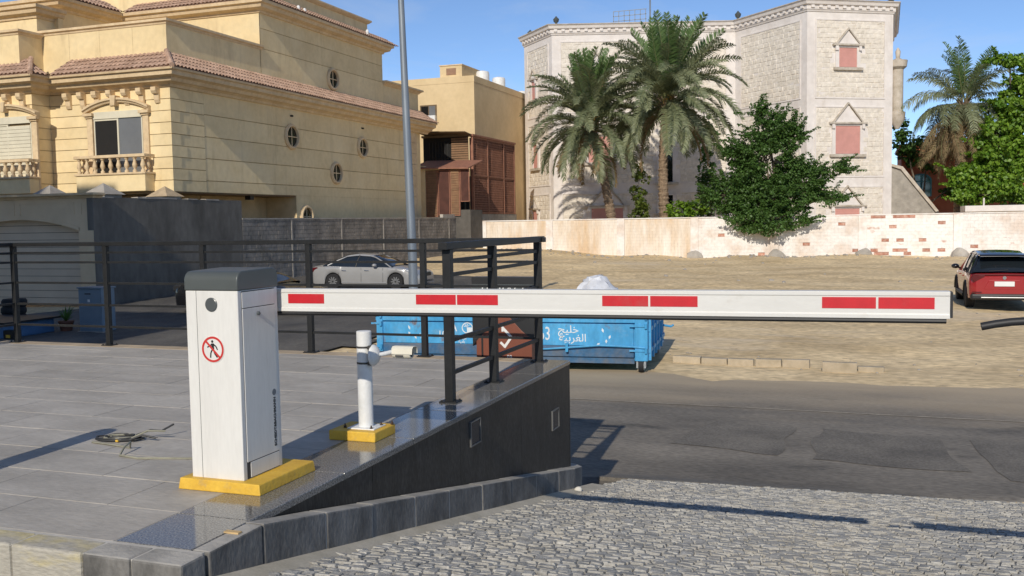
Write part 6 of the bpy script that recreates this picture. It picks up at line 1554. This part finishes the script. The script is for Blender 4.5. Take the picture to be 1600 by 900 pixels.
branch_tree("dark_tree", "dark shaded tree between the white building and the hanging palm fronds", "tree", (4.6, 87.5, 0.3),
            [((5.2, 87.5, 8.0), (2.0, 1.2, 1.6), 1), ((7.6, 86.8, 5.4), (1.6, 1.2, 1.6), 1), ((3.6, 87.6, 9.4), (0.8, 0.9, 1.6), 0.5)], 90, 0.6, 34, 0.36, lf_dark, 33, spikes=0.1, trunk_r=0.18)
branch_tree("hanging_vine", "yellow green vine hanging down the white building right of the taller palm", "vine", (-10.6, 76.0, 0.3),
            [((-11.3, 76.4, 9.0), (0.8, 0.5, 2.0), 1), ((-11.2, 76.2, 5.6), (0.75, 0.5, 2.2), 1), ((-11.4, 76.2, 3.0), (0.7, 0.5, 0.9), 0.6)], 80, 0.35, 26, 0.26, lf_dark, 34, flat=1.0, trunk_r=0.06)
branch_tree("shrub", "light green leafy shrub behind the wall between the two date palms", "shrub", (-14.6, 67.0, 0.3),
            [((-14.5, 66.4, 3.4), (0.7, 0.6, 0.9), 1), ((-14.7, 67.5, 5.2), (0.6, 0.6, 1.6), 0.8)], 46, 0.34, 24, 0.24, lf_vine, 35, flat=0.9, trunk_r=0.06)
branch_tree("shrub", "round dark green shrub just right of the taller palm's trunk", "shrub", (-11.3, 65.8, 0.3),
            [((-11.5, 65.6, 3.5), (0.9, 0.7, 0.7), 1), ((-10.4, 65.6, 3.4), (0.8, 0.6, 0.6), 0.8)], 44, 0.32, 26, 0.26, lf_bright, 36, flat=0.9, trunk_r=0.06)
# spiky plant in a pot
t = thing("potted_plant", "small spiky potted plant beside the electrical cabinet", "plant", (-20.55, 20.6, 0))
b = MB(); b.lathe([(0.14, 0), (0.19, 0.26), (0.21, 0.28), (0.21, 0.32), (0.17, 0.32)], (-20.55, 20.6, 0), 14); b.build("pot", M("brown_pot", (0.16, 0.06, 0.035), 0.7, var=0.15), t, smooth=40)
rp_ = random.Random(4)
for k in range(22):
    a = k * 2.4; e_ = rp_.uniform(0.2, 1.3); l_ = rp_.uniform(0.4, 0.62); d = Vector((cos(a) * cos(e_), sin(a) * cos(e_), sin(e_))); w = Vector((-sin(a), cos(a), 0)) * 0.022; o = Vector((-20.55, 20.6, 0.32))
    b = MB(); b.add([o - w, o + w, o + d * l_ * 0.6 + w, o + d * l_ * 0.6 - w, o + d * l_ - Vector((0, 0, 0.06))], [(0, 1, 2, 3), (3, 2, 4)]); b.build("leaf", lf_dark, t)

# ---- stones and rubble on the sandy lot
rs2 = random.Random(9); protos = []
for k in range(5):
    b = MB(); b.sphere((0, 0, 0), (0.5, 0.42, 0.32), 8, 5); b.rough(0, 0.16, 2.3, k * 3.1)
    o = b.build("rubble", m_pale if k % 2 else m_conc, None, local=True, smooth=35); protos.append(o.data); bpy.data.objects.remove(o)
heap = MB()
for k in range(420):
    x, y = rs2.uniform(-24, 12), rs2.choice([rs2.uniform(18.2, 20.5), rs2.uniform(20, 60), rs2.gauss(61.5, 0.8), rs2.gauss(61.5, 0.8), rs2.gauss(61.5, 0.8)])
    if y > 62.6: continue
    s_ = rs2.uniform(0.02, 0.07) if y < 40 else rs2.uniform(0.05, 0.24)
    me = protos[k % 5]; a = rs2.uniform(0, 6); c_, s2 = cos(a) * s_, sin(a) * s_
    heap.add([(x + v.co.x * c_ - v.co.y * s2, y + v.co.x * s2 + v.co.y * c_, zt(x, y) + v.co.z * s_ + 0.08 * s_) for v in me.vertices], [tuple(p.vertices) for p in me.polygons])
heap = heap.build("rubble", m_conc, None, smooth=35); heap["kind"] = "stuff"; heap["label"] = "loose stones and rubble strewn over the sandy lot"

# ---- houses across the street behind the photographer; they shade the garage side of the street
m_nb = M("neighbour_render", (0.55, 0.47, 0.36), 0.9, scale=0.6, coords='World')
t = thing("neighbour_house", "plain cream block of flats behind the camera that shades the garage and dark wall", "house", (-40, -10, 0))
for q, nm in (((-62, -27.1, -20, -2, 0, 25.0), "wall"), ((-27.05, -23.0, -20, -2, 0, 21.3), "wall"), ((-22.95, -15.8, -20, -2, 0, 16.2), "wing")):
    b = MB(); b.box(*q); b.build(nm, m_nb, t)
for k in range(5):
    for z in (3.0, 7.0, 11.0, 15.0, 19.0):
        b = MB(); b.box(-58 + k * 6.2, -56.2 + k * 6.2, -2.0, -1.97, z, z + 1.8); f = b.build("window", m_shut, t); b = MB(); b.box(-57.9 + k * 6.2, -56.3 + k * 6.2, -1.969, -1.95, z + 0.1, z + 1.7); b.build("pane", m_wglass, f)
